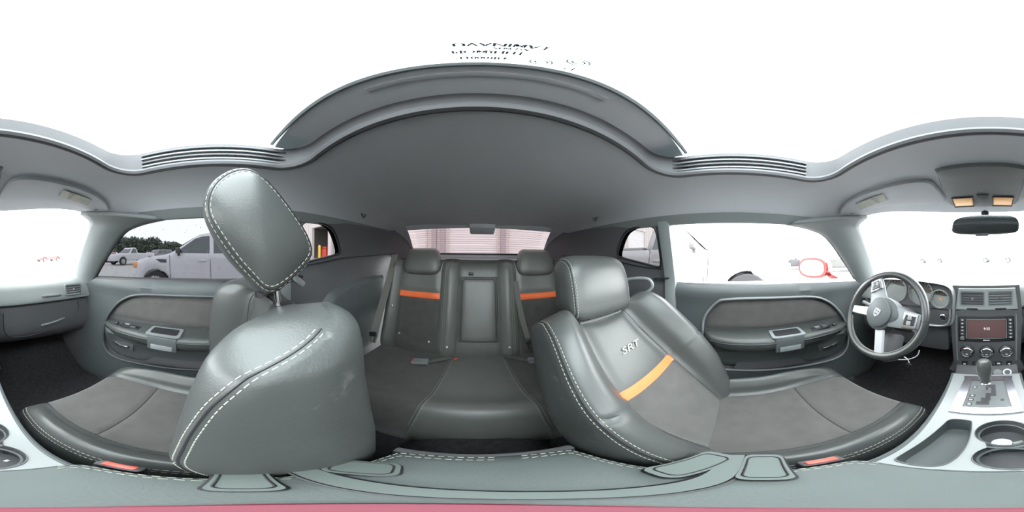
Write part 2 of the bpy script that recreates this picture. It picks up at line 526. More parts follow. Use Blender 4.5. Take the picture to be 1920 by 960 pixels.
# windscreen
tp = [Vector((x, 0.745 - 0.19 * (abs(x) / 0.57) ** 2.2, 0.205 - 0.05 * (abs(x) / 0.57) ** 3)) for x in np.linspace(-0.57, 0.57, 25)]
bt = [Vector((x, 1.24 - 0.36 * (abs(x) / 0.70) ** 2.2, -0.115)) for x in np.linspace(-0.70, 0.70, 25)]
P = np.array([[tuple(tp[i].lerp(bt[i], t) + Vector((0, 0.02, 0.03)) * math.sin(math.pi * t)) for i in range(25)] for t in np.linspace(0, 1, 9)])
b = B(); b.grid(P); b.mk('window_1', GCLR, kind='structure', cat='window', label='clear curved windscreen above the dashboard')

# windscreen pillars
for sx, nm, lb in ((-1, 'trim_1', 'grey windscreen pillar trim beside the steering wheel'), (1, 'trim_2', 'grey windscreen pillar trim on the glove box side')):
    Wc = cr([(0.628, 0.22, 0.146), (0.634, 0.34, 0.130), (0.646, 0.43, 0.098), (0.675, 0.55, -0.005), (0.712, 0.67, -0.125), (0.72, 0.70, -0.17)], 6)
    Sc = cr([(0.50, 0.56, 0.195), (0.565, 0.565, 0.165), (0.585, 0.60, 0.125), (0.615, 0.68, 0.040), (0.668, 0.81, -0.105), (0.675, 0.83, -0.17)], 6)
    nn = len(Wc)
    Pg = []
    for k in range(nn):
        row = []
        for t in np.linspace(0, 1, 9):
            p = Wc[k] * (1 - t) + Sc[k] * t
            q = p + np.array([-0.020, -0.012, -0.004]) * math.sin(math.pi * t)
            row.append((sx * q[0], q[1], q[2]))
        Pg.append(row)
    b = B(); b.grid(np.array(Pg)); o = b.mk(nm, PIL, kind='structure', cat='trim', label=lb)
    md = o.modifiers.new('thickness', 'SOLIDIFY'); md.thickness = 0.02; md.offset = 0
    b = B(); b.tube([(sx * (p[0] + 0.004), p[1], p[2]) for p in Wc], 0.008, 6); b.mk('door_seal', PLB, o)

# rear side linings with the quarter windows
QW = cr([(-0.575, 0.012), (-0.555, 0.055), (-0.505, 0.118), (-0.445, 0.143), (-0.385, 0.146), (-0.342, 0.138), (-0.330, 0.10), (-0.328, 0.02), (-0.332, -0.030), (-0.350, -0.044), (-0.42, -0.030), (-0.555, 0.000)], 5, closed=True)
for sx, nm, lb, wn, wl in ((-1, 'wall_left', 'dark quarter lining behind the driver seat, beside the back bench', 'window_3', 'small tinted quarter window behind the driver door'),
                           (1, 'wall_right', 'dark quarter lining behind the passenger seat, beside the back bench', 'window_4', 'small tinted quarter window behind the passenger headrest')):
    outer = [(-0.268, -0.95), (-0.268, 0.160), (-0.60, 0.160), (-0.95, 0.165), (-1.06, 0.185), (-1.25, 0.135), (-1.53, 0.03), (-1.62, -0.02), (-1.62, -0.30), (-1.2, -0.95)]
    def fx(a, b_, sx=sx):
        bulge = 0.022 * math.exp(-((b_ + 0.33) / 0.09) ** 2) * min(1, max(0, (-a - 0.42) / 0.12)) * (1 if a > -1.1 else 0)
        return (sx * (wall_x(a, b_) - bulge), a, b_)
    wo = holed(nm, outer, [QW], fx, 0.03, PLD, kind='structure', cat='wall', label=lb)
    b = B(); b.tube([(sx * (wall_x(y, z) + 0.002), y, z) for y, z in QW], 0.006, 6, closed=True); b.mk('window_rubber', PLB, wo)
    # outer skin so that daylight only comes in through the glass
    QW2 = [((y + 0.43) * 1.03 - 0.43, (z - 0.05) * 1.05 + 0.05) for y, z in QW]
    holed('outer_skin', outer, [QW2], lambda a, b_, sx=sx: (sx * (wall_x(a, b_) + 0.05), a, b_), 0.06, PLB, wo)
    holed(wn, QW, [], lambda a, b_, sx=sx: (sx * (wall_x(a, b_) + 0.012), a, b_), 0.05, GQTR, kind='structure', cat='window', label=wl)
    # door post lining with the belt slot
    Pg = []
    for z in np.linspace(-0.92, 0.155, 30):
        x = wall_x(-0.28, z)
        Pg.append([(sx * (x + 0.03), -0.262, z), (sx * (x - 0.012), -0.264, z), (sx * (x - 0.020), -0.285, z), (sx * (x - 0.018), -0.312, z), (sx * (x + 0.004), -0.322, z)])
    b = B(); b.grid(np.array(Pg)); b.mk('door_post', PIL, wo)
    b = B(); b.box((sx * 0.688, -0.33, -0.10), (0.012, 0.085, 0.010), 0.004, rot=(0.12, 0, 0)); b.mk('belt_slot', PLB, wo)
    # panel seam that sweeps down from the quarter window
    b = B(); b.tube([(sx * (wall_x(y, z) - 0.003), y, z) for y, z in cr([(-0.33, -0.055), (-0.45, -0.045), (-0.60, -0.02), (-0.85, -0.005), (-1.10, 0.01)], 8)], 0.003, 5); b.mk('panel_seam', PLB, wo)
    arm = cr([(-0.43, -0.62), (-0.43, -0.40), (-0.50, -0.235), (-0.60, -0.175), (-0.75, -0.150), (-0.95, -0.145), (-1.02, -0.20), (-1.02, -0.62)], 5, closed=True)
    holed('side_armrest', arm, [], lambda a, b_, sx=sx, arm=arm: (sx * (fx(a, b_, 1)[0] - 0.028 * min(1, dist_poly(arm, [(a, b_)])[0] / 0.025) ** 0.5), a, b_), 0.025, PLA, wo)

# back window and parcel shelf
tp = [Vector((x, -1.085 + 0.07 * (x / 0.55) ** 2, 0.205 - 0.02 * (x / 0.55) ** 2)) for x in np.linspace(-0.52, 0.52, 15)]
bt = [Vector((x, -1.56 + 0.05 * (x / 0.66) ** 2, 0.012)) for x in np.linspace(-0.66, 0.66, 15)]
P = np.array([[tuple(tp[i].lerp(bt[i], t) + Vector((0, 0, 0.02)) * math.sin(math.pi * t)) for i in range(15)] for t in np.linspace(0, 1, 7)])
b = B(); b.grid(P); win5 = b.mk('window_5', GREAR, kind='structure', cat='window', label='wide tinted back window above the rear bench')
for k in range(1, 13):                                     # heater lines
    t = k / 13
    b = B(); b.tube([tuple(tp[i].lerp(bt[i], t) + Vector((0, 0, 0.02)) * math.sin(math.pi * t)) for i in range(1, 14)], 0.0008, 4); b.mk('heater_line', PLB, win5)
holed('trim_3', [(-0.70, -1.62), (0.70, -1.62), (0.68, -1.07), (-0.68, -1.07)], [], lambda a, b_: (a, b_, -0.02 + 0.05 * max(0, (-b_ - 1.45))), 0.06, PLD, kind='structure', cat='trim',
      label='dark parcel shelf under the back window')

# dark surround that joins the back glass to the pillars and the shelf
G0 = np.array([tuple(v) for v in tp]); G1 = np.array([tuple(v) for v in bt])
def bw(i, t): return tp[i].lerp(bt[i], t) + Vector((0, 0, 0.02)) * math.sin(math.pi * t)
for i, sx in ((0, -1), (14, 1)):
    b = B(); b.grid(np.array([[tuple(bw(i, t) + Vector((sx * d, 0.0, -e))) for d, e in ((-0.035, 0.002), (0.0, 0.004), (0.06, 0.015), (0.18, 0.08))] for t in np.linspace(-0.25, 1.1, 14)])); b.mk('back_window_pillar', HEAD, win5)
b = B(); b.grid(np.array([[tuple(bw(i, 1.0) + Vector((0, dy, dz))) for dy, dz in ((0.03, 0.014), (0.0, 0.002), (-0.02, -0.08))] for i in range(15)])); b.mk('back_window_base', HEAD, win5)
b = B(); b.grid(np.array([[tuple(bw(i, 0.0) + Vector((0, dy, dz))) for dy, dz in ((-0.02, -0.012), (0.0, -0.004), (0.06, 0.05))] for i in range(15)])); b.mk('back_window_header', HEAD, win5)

# hood outside the windscreen
P = np.array([[(x, y, -0.17 - 0.05 * (x / 0.8) ** 2 - 0.05 * max(0, y - 1.2)) for x in np.linspace(-0.85, 0.85, 15)] for y in np.linspace(1.18, 2.75, 12)])
b = B(); b.grid(P); b.mk('trim_4', REDC, kind='structure', cat='trim', label='red engine hood in front of the windscreen')

# ------------------------------------------------------------------ doors
OVAL = cr([(-0.13, -0.42), (-0.130, -0.29), (-0.075, -0.205), (-0.015, -0.185), (0.15, -0.183), (0.37, -0.197), (0.47, -0.235), (0.535, -0.295), (0.585, -0.38), (0.608, -0.50), (0.585, -0.595), (0.50, -0.630), (0.30, -0.618), (0.05, -0.597), (-0.09, -0.578), (-0.127, -0.53)], 5, closed=True)
def door_x(y, z):
    x = wall_x(y, min(z, -0.1)) - 0.012 * math.exp(-((z + 0.165) / 0.035) ** 2)
    if z > -0.14: x += 0.9 * (z + 0.14)
    return x
UP = [(y, z) for y, z in OVAL if z > -0.372]
LO = [(y, z) for y, z in OVAL if z <= -0.372]
def clip_poly(poly, zc, above):
    out = []
    P = [tuple(p) for p in poly]
    for i in range(len(P)):
        a, b_ = P[i], P[(i + 1) % len(P)]
        ka = (a[1] > zc) == above; kb = (b_[1] > zc) == above
        if ka: out.append(a)
        if ka != kb:
            t = (zc - a[1]) / (b_[1] - a[1]); out.append((a[0] + t * (b_[0] - a[0]), zc))
    return out
for sx, nm, who in ((-1, 'door_1', 'driver'), (1, 'door_2', 'passenger')):
    outer = [(-0.262, -0.118), (0.20, -0.120), (0.66, -0.140), (0.72, -0.17), (0.78, -0.30), (0.80, -0.50), (0.80, -0.84), (-0.262, -0.84)]
    dr = holed(nm, outer, [OVAL], lambda a, b_, sx=sx: (sx * door_x(a, b_), a, b_), 0.028, PLA, kind='structure', cat='door',
               label='grey door panel with pull cup, window down, beside the steering wheel' if sx < 0 else 'grey door panel under the tinted window on the passenger side')
    b = B(); b.tube([(sx * (door_x(y, z) - 0.002), y, z) for y, z in OVAL], 0.0065, 6, closed=True); b.mk('recess_rim', PLG if sx < 0 else PLA, dr)
    ob = holed('recess_wall', OVAL, [], lambda a, b_, sx=sx: (sx * (door_x(a, b_) + 0.022), a, b_), 0.05, PLD, dr)
    P = np.array([[(sx * (door_x(y, z) + d), y, z) for y, z in OVAL] for d in (0.0, 0.022)])
    b = B(); b.grid(P, closed_j=True); b.mk('recess_edge', PLD, dr)
    up = clip_poly([((y - 0.24) * 0.975 + 0.24, (z + 0.40) * 0.965 - 0.40) for y, z in OVAL], -0.35, True)
    holed('suede_insert', up, [], lambda a, b_, sx=sx, up=up: (sx * (door_x(a, b_) + 0.022 - 0.016 * min(1, dist_poly(up, [(a, b_)])[0] / 0.02) ** 0.5), a, b_), 0.022, SUE, dr)
    lo = clip_poly([((y - 0.24) * 0.97 + 0.24, (z + 0.40) * 0.94 - 0.40) for y, z in OVAL], -0.42, False)
    holed('lower_panel', lo, [], lambda a, b_, sx=sx, lo=lo: (sx * (door_x(a, b_) + 0.022 - 0.020 * min(1, dist_poly(lo, [(a, b_)])[0] / 0.02) ** 0.5 - 0.03 * math.exp(-((b_ + 0.43) / 0.07) ** 2)), a, b_), 0.025, PLA, dr)
    # map pocket hollow
    pk = [(0.02, -0.535), (0.30, -0.545), (0.36, -0.60), (0.00, -0.585)]
    holed('map_pocket', pk, [], lambda a, b_, sx=sx: (sx * (door_x(a, b_) - 0.006), a, b_), 0.03, PLD, dr)
    # armrest
    ys = np.linspace(-0.125, 0.592, 40)
    xin = pch([-0.125, -0.09, 0.0, 0.12, 0.3, 0.45, 0.55, 0.592], [0.690, 0.640, 0.612, 0.605, 0.610, 0.630, 0.662, 0.692], ys)
    zt = pch([-0.125, 0.1, 0.35, 0.592], [-0.345, -0.350, -0.362, -0.384], ys)
    th = pch([-0.125, 0.0, 0.45, 0.592], [0.075, 0.085, 0.080, 0.03], ys)
    Pg = []
    for y, x, z, t in zip(ys, xin, zt, th):
        sec = [(0.725, z + 0.006), (0.700, z + 0.002), (x + 0.03, z), (x + 0.010, z - 0.004), (x, z - 0.016), (x + 0.003, z - 0.5 * t), (x + 0.022, z - 0.85 * t), (x + 0.05, z - t), (0.725, z - t - 0.005)]
        Pg.append([(sx * q[0], y, q[1]) for q in cr(sec, 3)])
    b = B(); b.grid(np.array(Pg)); n2 = len(Pg[0])
    b.F.append(tuple(range(n2))); b.F.append(tuple(range(len(b.V) - n2, len(b.V))))
    arm = b.mk('armrest', LEAW, dr)
    b = B(); b.tube([(sx * (x - 0.001), y, z - 0.022) for y, x, z in zip(ys[2:-2], xin[2:-2], zt[2:-2])], 0.003, 5); b.mk('armrest_seam', PLB, arm)
    # pull cup
    c0, c1 = 0.155, 0.300
    fnp = lambda a, b_, h, sx=sx: (sx * a, b_, -0.352 + 0.004 * (0.2 - b_) + h)
    plate('pull_cup_rim', rrect(0.650, (c0 + c1) / 2, 0.088, c1 - c0, 0.012, 4), [rrect(0.652, (c0 + c1) / 2, 0.062, c1 - c0 - 0.028, 0.010, 4)], fnp, 0.006, PLG, arm)
    b = B(); b.box((sx * 0.652, (c0 + c1) / 2, -0.3485), (0.062, c1 - c0 - 0.028, 0.004)); b.mk('cup_floor', PLB, arm)
    b = B(); b.box((sx * 0.610, (c0 + c1) / 2, -0.390), (0.016, c1 - c0 - 0.02, 0.072), 0.007); b.mk('pull_cup_front', PLA, arm)
    b = B(); b.box((sx * 0.602, (c0 + c1) / 2, -0.408), (0.005, c1 - c0 - 0.055, 0.026), 0.003); b.mk('cup_recess', PLG, arm)
    # switches
    b = B(); b.box((sx * 0.664, 0.405, -0.361), (0.034, 0.10, 0.006), 0.003); sw = b.mk('switch_plate', PLB, arm)
    for k in range(4 if sx < 0 else 2):
        b = B(); b.box((sx * (0.657 + 0.015 * (k % 2)), 0.385 + 0.04 * (k // 2 if sx < 0 else k), -0.356), (0.011, 0.026, 0.007), 0.002); b.mk('window_switch', PLG if k == 1 else PLD, sw)
    b = B(); b.lathe([(0.011, 0), (0.011, 0.006), (0.006, 0.011)], (sx * 0.672, 0.487, -0.368), n=14); b.mk('mirror_knob', PLB, arm)
    # chrome lever
    b = B(); b.box((sx * 0.698, 0.475, -0.505), (0.010, 0.135, 0.050), 0.008, rot=(0.12, 0, 0)); hb = b.mk('handle_bezel', PLD, dr)
    b = B(); b.tube(cr([(sx * 0.690, 0.43, -0.510), (sx * 0.682, 0.46, -0.506), (sx * 0.680, 0.50, -0.500), (sx * 0.688, 0.525, -0.498)], 4), [0.004] + [0.008] * 11 + [0.004], 8); b.mk('lever', CHR, hb)
    # sill with rubber
    Pg = []
    for y in np.linspace(-0.262, 0.70, 30):
        z0 = -0.112 - 0.018 * max(0, (y - 0.1) / 0.6) ** 1.5; x0 = wall_x(y, -0.1)
        Pg.append([(sx * (x0 + 0.010), y, z0 - 0.018), (sx * (x0 + 0.012), y, z0 - 0.004), (sx * (x0 + 0.022), y, z0), (sx * (x0 + 0.060), y, z0 - 0.002), (sx * (x0 + 0.075), y, z0 - 0.02)])
    b = B(); b.grid(np.array(Pg)); b.mk('window_sill', SATIN if sx < 0 else PLB, dr)
    b = B(); b.lathe([(0.0035, 0), (0.0035, 0.018), (0.005, 0.020), (0.004, 0.028)], (sx * 0.728, -0.135, -0.112), n=10); b.mk('lock_pin', CHR, dr)
    b = B(); b.box((sx * 0.688, 0.03, -0.70), (0.006, 0.07, 0.018), 0.002); b.mk('door_reflector', REDP, dr)
    # outer skin
    holed('outer_skin', [(-0.262, -0.145), (0.70, -0.17), (0.95, -0.22), (0.95, -0.95), (-0.262, -0.95)], [], lambda a, b_, sx=sx: (sx * (0.80 + 0.04 * math.sin((b_ + 0.95) * 3.2)), a, b_), 0.15, REDC, dr)
    if sx > 0:
        WIN = [(-0.268, -0.125), (0.68, -0.15), (0.66, -0.115), (0.56, -0.00), (0.44, 0.105), (0.34, 0.140), (0.20, 0.155), (-0.268, 0.160)]
        w2 = holed('window_2', WIN, [], lambda a, b_: (wall_x(a, b_) + 0.022, a, b_), 0.05, GTNT, kind='structure', cat='window', label='closed tinted side window with rain drops on the passenger door')
        b = B()
        for k in range(230):
            while True:
                y = random.uniform(-0.25, 0.62); z = -0.115 + 0.24 * random.random() ** 1.8
                if inside(WIN, [(y, z)])[0]: break
            r_ = random.uniform(0.0006, 0.0018)
            x = wall_x(y, z) + 0.024
            b.add([(x + r_, y, z), (x, y + r_, z), (x, y, z + r_), (x, y - r_, z), (x, y, z - r_ * 1.4)], [(0, 1, 2), (0, 2, 3), (0, 3, 4), (0, 4, 1), (1, 2, 3, 4)])
        b.mk('rain_drops', WET, w2, kind='stuff')
# kick panels at the ends of the footwells
for sx, nm, lb in ((-1, 'trim_7', 'dark kick panel low in the driver footwell'), (1, 'trim_8', 'dark kick panel low in the passenger footwell')):
    holed(nm, [(0.66, -0.95), (0.66, -0.16), (0.76, -0.12), (1.2, -0.12), (1.2, -0.95)], [], lambda a, b_, sx=sx: (sx * (0.708 - 0.06 * max(0, a - 0.75)), a, b_), 0.08, PLD, kind='structure', cat='trim', label=lb)
# roof-edge rails above the side windows
for sx, nm, lb in ((-1, 'trim_5', 'dark roof rail above the open driver window'), (1, 'trim_6', 'dark roof rail above the tinted passenger window')):
    Pg = []
    for y in np.linspace(-1.02, 0.36, 34):
        Pg.append([(sx * 0.596, y, ceil_z(0.596, y) - 0.003), (sx * 0.612, y, ceil_z(0.612, y) - 0.010), (sx * 0.624, y, 0.1405), (sx * 0.634, y, 0.140), (sx * 0.646, y, 0.142), (sx * 0.655, y, 0.17), (sx * 0.67, y, 0.23)])
    b = B(); b.grid(np.array(Pg)); b.mk(nm, PIL, kind='structure', cat='trim', label=lb)

# door mirror outside the driver window
mr = empty('door_mirror', (-0.97, 0.53, -0.20), 'red door mirror outside the open driver window', 'mirror')
def se(t, a, c, p=0.78): return (a * abs(math.cos(t)) ** p * (1 if math.cos(t) > 0 else -1), c * abs(math.sin(t)) ** p * (1 if math.sin(t) > 0 else -1))
TT = np.linspace(0, 2 * math.pi, 40, endpoint=False)
def MP(p, q, d): return (-0.965 + p * 0.91 - d * 0.41, 0.545 + p * 0.41 + d * 0.91, -0.068 + q)
sec = [[MP(*se(t, 0.122 * k, 0.070 * k), d) for t in TT] for d, k in ((-0.045, 0.97), (-0.036, 1.03), (0.0, 1.0), (0.045, 0.86), (0.085, 0.5), (0.095, 0.05))]
b = B(); b.grid(np.array(sec), closed_j=True); b.F.append(tuple(range(40))); b.mk('mirror_shell', REDC, mr)
b = B(); b.prism([se(t, 0.100, 0.053) for t in TT], lambda p, q, h: MP(p, q, -0.047 + h), 0.006); b.mk('mirror_glass', DIM, mr)
b = B(); b.tube(cr([MP(0.085, -0.03, 0.02), (-0.87, 0.605, -0.115), (-0.82, 0.63, -0.14)], 4), 0.024, 8); b.mk('mirror_arm', REDC, mr)

# ------------------------------------------------------------------ front seats
def ring_close(h):
    return h + [(-a, c) for a, c in h[-2:0:-1]]

def sew(P, cen, i0, i1, par):
    """dark seam cord with a row of stitches on either side, for the two outer seams"""
    for j in (12, 120):
        b = B(); b.tube(P[i0:i1, j] + (P[i0:i1, j] - cen[i0:i1, 0]) * 0.006, 0.0013, 5); b.mk('seam', PLB, par)
    for j in (30, 102):
        c = cen[i0:i1, 0]; m = P[i0:i1, j]
        nr = m - c; nr /= np.maximum(1e-6, np.linalg.norm(nr, axis=1, keepdims=True))
        b = B(); b.tube(m, 0.0016, 5); b.mk('seam', PLB, par)
        for e in (-1, 1):
            q = P[i0:i1, j + e] - m; q /= np.maximum(1e-6, np.linalg.norm(q, axis=1, keepdims=True))
            st = B(); dashes(st, m + q * 0.0065 + nr * 0.0004, 0.0062, 0.0036, 0.0007); st.mk('stitching', THR, par, kind='stuff')

def front_seat(name, cx, recline, raise_, tilt, label, inner, y0, z0):
    rt = empty(name, (cx, 0.10, -0.88), label, 'seat', 'front seats')
    # ---- cushion (lofted from back to front)
    ys = np.r_[np.linspace(-0.17, 0.36, 54), np.linspace(0.37, 0.435, 18)]
    zt = pch([-0.17, -0.05, 0.10, 0.25, 0.36, 0.40, 0.42, 0.432, 0.435], [-0.625, -0.612, -0.600, -0.582, -0.580, -0.590, -0.607, -0.640, -0.70], ys)
    bol = pch([-0.17, 0.0, 0.15, 0.30, 0.38, 0.43, 0.435], [0.055, 0.062, 0.060, 0.042, 0.016, 0.0, 0.0], ys)
    wd = pch([-0.17, 0.0, 0.25, 0.36, 0.41, 0.43, 0.435], [0.245, 0.250, 0.250, 0.242, 0.225, 0.205, 0.20], ys)
    rows = []
    for y, z, bo, wv in zip(ys, zt, bol, wd):
        h = [(0, -0.004), (0.075, -0.003), (0.152, 0.0), (0.175, 0.55 * bo + 0.004), (0.203, bo + 0.004), (0.228, 0.55 * bo), (0.243, -0.03), (0.247, -0.075), (0.240, -0.13), (0.22, -0.20), (0.1, -0.20), (0, -0.20)]
        f = wv / 0.25
        lim = -0.90 - z + 0.10
        ring = cr(ring_close([(a * f, max(c, lim)) for a, c in h]), 6, closed=True)
        rows.append([(cx + a, y, z + c) for a, c in ring])
    P = np.array(rows)
    cen = P.mean(1, keepdims=True)
    for k in (12, 120):                                            # sewn grooves
        P[:, k] += (cen[:, 0] - P[:, k]) * 0.03
    for k in range(-11, 12):
        i = int(np.argmin(abs(ys - 0.215)))
        P[i, k % 132, 2] -= 0.007
    def part(i0, i1, j0, j1, nm, m, par):
        jj = [j % 132 for j in range(j0, j1 + 1)]
        bb = B(); bb.grid(P[i0:i1 + 1][:, jj]); return bb.mk(nm, m, par)
    N = len(ys) - 1
    cu = part(0, N, 30, 102, 'cushion_base', LEA, rt)
    iq = int(np.argmin(abs(ys - 0.215)))
    b = B(); b.tube([tuple(P[iq, k % 132] + np.array([0, 0, 0.0012])) for k in range(-12, 13)], 0.0013, 5); b.mk('cross_seam', PLB, cu)
    part(0, N, -12, 12, 'cushion_insert', SUE, rt)
    part(0, N, 12, 30, 'cushion_bolster', LEA, rt)
    part(0, N, -30, -12, 'cushion_bolster', LEA, rt)
    b = B(); b.grid(P[N:N + 1].repeat(2, 0) * np.array([1, 1, 1]) + np.array([[[0, 0, 0]], [[0, 0.004, -0.12]]]), closed_j=True); b.mk('front_valance', LEA, rt)
    sew(P, cen, 4, N - 6, cu)
    for sx in (-1, 1):
        b = B(); b.box((cx + sx * 0.19, 0.10, -0.85), (0.03, 0.50, 0.06), 0.004); b.mk('seat_rail', PLB, rt)
    b = B(); b.box((cx - inner * 0.240, 0.06, -0.76), (0.016, 0.40, 0.11), 0.01); b.mk('side_cover', PLA, rt)
    # ---- backrest
    rho = R(recline)
    T = lambda a, bb, c: (cx + a, y0 - bb * math.sin(rho) + c * math.cos(rho), z0 + bb * math.cos(rho) + c * math.sin(rho))
    bs = np.r_[np.linspace(-0.06, 0.45, 52), np.linspace(0.458, 0.530, 20)]
    K = [-0.06, 0.06, 0.18, 0.28, 0.37, 0.44, 0.49, 0.515, 0.53]
    wi = pch(K, [0.125, 0.135, 0.140, 0.135, 0.125, 0.115, 0.110, 0.105, 0.10], bs)
    ci = pch(K, [-0.02, 0.000, 0.006, 0.004, -0.004, -0.012, -0.02, -0.03, -0.04], bs)
    cb = pch(K, [0.020, 0.072, 0.108, 0.116, 0.110, 0.100, 0.082, 0.055, 0.03], bs)
    wb = pch(K, [0.190, 0.205, 0.215, 0.212, 0.205, 0.197, 0.190, 0.185, 0.180], bs)
    wo = pch(K, [0.225, 0.252, 0.264, 0.264, 0.258, 0.250, 0.245, 0.240, 0.238], bs)
    cbk = pch(K, [-0.075, -0.095, -0.105, -0.108, -0.108, -0.107, -0.106, -0.105, -0.10], bs)
    cse = pch(K, [0.000, 0.056, 0.094, 0.104, 0.097, 0.082, 0.050, -0.035, -0.09], bs)
    sc = pch([-0.06, 0.485, 0.503, 0.517, 0.525, 0.528, 0.53], [1, 1, 0.95, 0.82, 0.60, 0.36, 0.02], bs)
    rows = []
    for bb, a1, c1, c2, a2, a3, ck, s, ce in zip(bs, wi, ci, cb, wb, wo, cbk, sc, cse):
        h = [(0, c1), (a1 * 0.6, c1), (a1, c1 + 0.004), ((a1 + a2) / 2 - 0.004, c1 + 0.62 * (c2 - c1)), (a2, c2), (a3 - 0.010, ce), (a3 - 0.001, ce + 0.3 * (ck - ce)), (a3, ce + 0.62 * (ck - ce)), (a3 - 0.016, ce + 0.88 * (ck - ce)), (a3 - 0.070, ck), (0.10, ck - 0.006), (0, ck - 0.008)]
        sa = s ** 0.45
        ring = cr(ring_close([(a * sa, -0.05 + (c + 0.05) * (s ** 0.8)) for a, c in h]), 6, closed=True)
        lift = 0.045 * max(0.0, bb / 0.53) ** 4
        rows.append([T(a, bb + lift * min(1.0, (abs(a) / 0.17) ** 2), c) for a, c in ring])
    P = np.array(rows); cen = P.mean(1, keepdims=True)
    for k in (12, 120):
        P[:, k] += (cen[:, 0] - P[:, k]) * 0.035
    i0 = int(np.argmin(abs(bs - 0.250))); i1 = int(np.argmin(abs(bs - 0.280)))
    for i in (i0, i1):
        for k in range(-29, 30):
            P[i, k % 132] += (cen[i, 0] - P[i, k % 132]) * (0.03 if (abs(k) < 12 or i == i1) else 0.0)
    N = len(bs) - 1
    shell = part(0, N, 30, 102, 'backrest_shell', LEAW, rt)
    part(0, i0, -12, 12, 'backrest_insert', SUE, rt)
    part(i0, i1, -12, 12, 'orange_stripe', ORA, rt)
    upi = part(i1, N, -12, 12, 'backrest_upper', LEA, rt)
    part(0, N, 12, 30, 'backrest_bolster', LEA, rt)
    part(0, N, -30, -12, 'backrest_bolster', LEA, rt)
    sew(P, cen, 6, N - 3, shell)
    # piping of the lower back panel
    for k in (52, 80):
        b = B(); b.tube([tuple(P[i, k] + (P[i, k] - cen[i, 0]) * 0.01) for i in range(2, N - 12)], 0.002, 5); b.mk('piping', PLG, shell)
    # ---- head restraint on two posts
    tl = R(tilt)                                                   # forward tilt against the backrest
    pb = (0.515, -0.048 if recline > 10 else -0.086)
    def H(a, q, c):                                                # q up the head restraint, c forward, hinged at the post top
        bq = pb[0] + raise_ * 0.94 + q * math.cos(tl) - c * math.sin(tl)
        cq = pb[1] + raise_ * 0.30 + q * math.sin(tl) + c * math.cos(tl)
        return T(a, bq, cq)
    AW = 0.140
    As = AW * np.r_[-1, -0.997, -0.985, -0.96, -0.92, -0.88, -0.83, np.linspace(-0.74, 0.74, 15), 0.83, 0.88, 0.92, 0.96, 0.985, 0.997, 1]
    Ss = []
    for a in As:
        t = abs(a) / AW
        Ss.append(0.0 if t >= 1 else min(1.0, (1 - t ** 10) ** 0.42) * (1 - 0.04 * t * t))
    sec = cr([(0.002, 0.046), (0.05, 0.062), (0.12, 0.064), (0.182, 0.052), (0.214, 0.014), (0.217, -0.034), (0.190, -0.062), (0.11, -0.069), (0.030, -0.066), (0.000, -0.040)], 5, closed=True)
    sec[:, 0] -= 0.108
    rows = [[H(a, 0.114 + q * s, c * s) for q, c in sec] for a, s in zip(As, Ss)]
    P2 = np.array(rows)
    b = B(); b.grid(P2[5:-5], closed_j=True); hr = b.mk('headrest', LEA, rt)
    b = B(); b.grid(P2[:6], closed_j=True); b.mk('headrest_side', LEA, hr)
    b = B(); b.grid(P2[-6:], closed_j=True); b.mk('headrest_side', LEA, hr)
    for k, d in ((5, 1), (-6, -1)):
        m = P2[k]; c_ = m.mean(0); nr = (m - c_) / np.linalg.norm(m - c_, axis=1, keepdims=True)
        b = B(); b.tube(m, 0.0015, 5, closed=True); b.mk('seam', PLB, hr)
        for e in (-1, 1):
            q = P2[k + e] - m; q /= np.linalg.norm(q, axis=1, keepdims=True)
            lp = m + q * 0.006 + nr * 0.0005
            st = B(); dashes(st, np.vstack([lp, lp[:1]]), 0.0058, 0.0034, 0.0007); st.mk('stitching', THR, hr, kind='stuff')
    b = B(); b.box(H(0, 0.004, -0.005), (0.20, 0.05, 0.012), 0.004, rot=(math.atan2(1, 0) * 0 - rho * 0 + tl - rho, 0, 0)); b.mk('headrest_plate', SATIN, hr)
    for sx in (-1, 1):
        b = B(); b.tube([T(sx * 0.07, 0.49, -0.055), T(sx * 0.07, 0.515 + raise_ * 0.5, -0.052 + raise_ * 0.15), H(sx * 0.07, 0.03, -0.008 if recline > 10 else 0.012)], 0.0065, 10); b.mk('headrest_post', CHR, rt)
        e = Vector(T(0, 1, 0)) - Vector(T(0, 0, 0))
        b = B(); b.lathe([(0.028, -0.010), (0.028, 0.004), (0.022, 0.010), (0.009, 0.011)], T(sx * 0.07, 0.535, -0.052), axis=e, n=20); b.mk('post_collar', PLB, rt)
    return rt, T, H, upi

drv, Td, Hd, upd = front_seat('driver_seat', -0.372, 39.5, 0.020, 26, 'reclined black leather driver seat with a bright orange stripe, behind the steering wheel', -1, -0.040, -0.597)
psg, Tp, Hp, upp = front_seat('passenger_seat', 0.372, -2, 0.082, 36, 'upright black leather passenger seat with its headrest pulled up on chrome posts', 1, -0.085, -0.642)
# embroidered letters on the driver seat
o1 = Vector(Td(-0.01, 0.385, -0.0025)); upv = Vector(Td(0, 1, 0)) - Vector(Td(0, 0, 0))
text('embroidered_letters', 'SRT', 0.032, frame(o1, (-1, 0, 0), upv) @ Matrix.Diagonal((1.6, 1, 1, 1)), THR, upd, 0.0008, 0.35)
# belt guide hoop on the driver seat shoulder
b = B(); b.tube(cr([(-0.50, -0.46, -0.20), (-0.545, -0.40, -0.172), (-0.560, -0.345, -0.150), (-0.565, -0.312, -0.118), (-0.562, -0.325, -0.090), (-0.555, -0.365, -0.086), (-0.545, -0.41, -0.092), (-0.535, -0.44, -0.104)], 6), 0.0065, 8)
b.mk('belt_guide_hoop', PLG, drv)
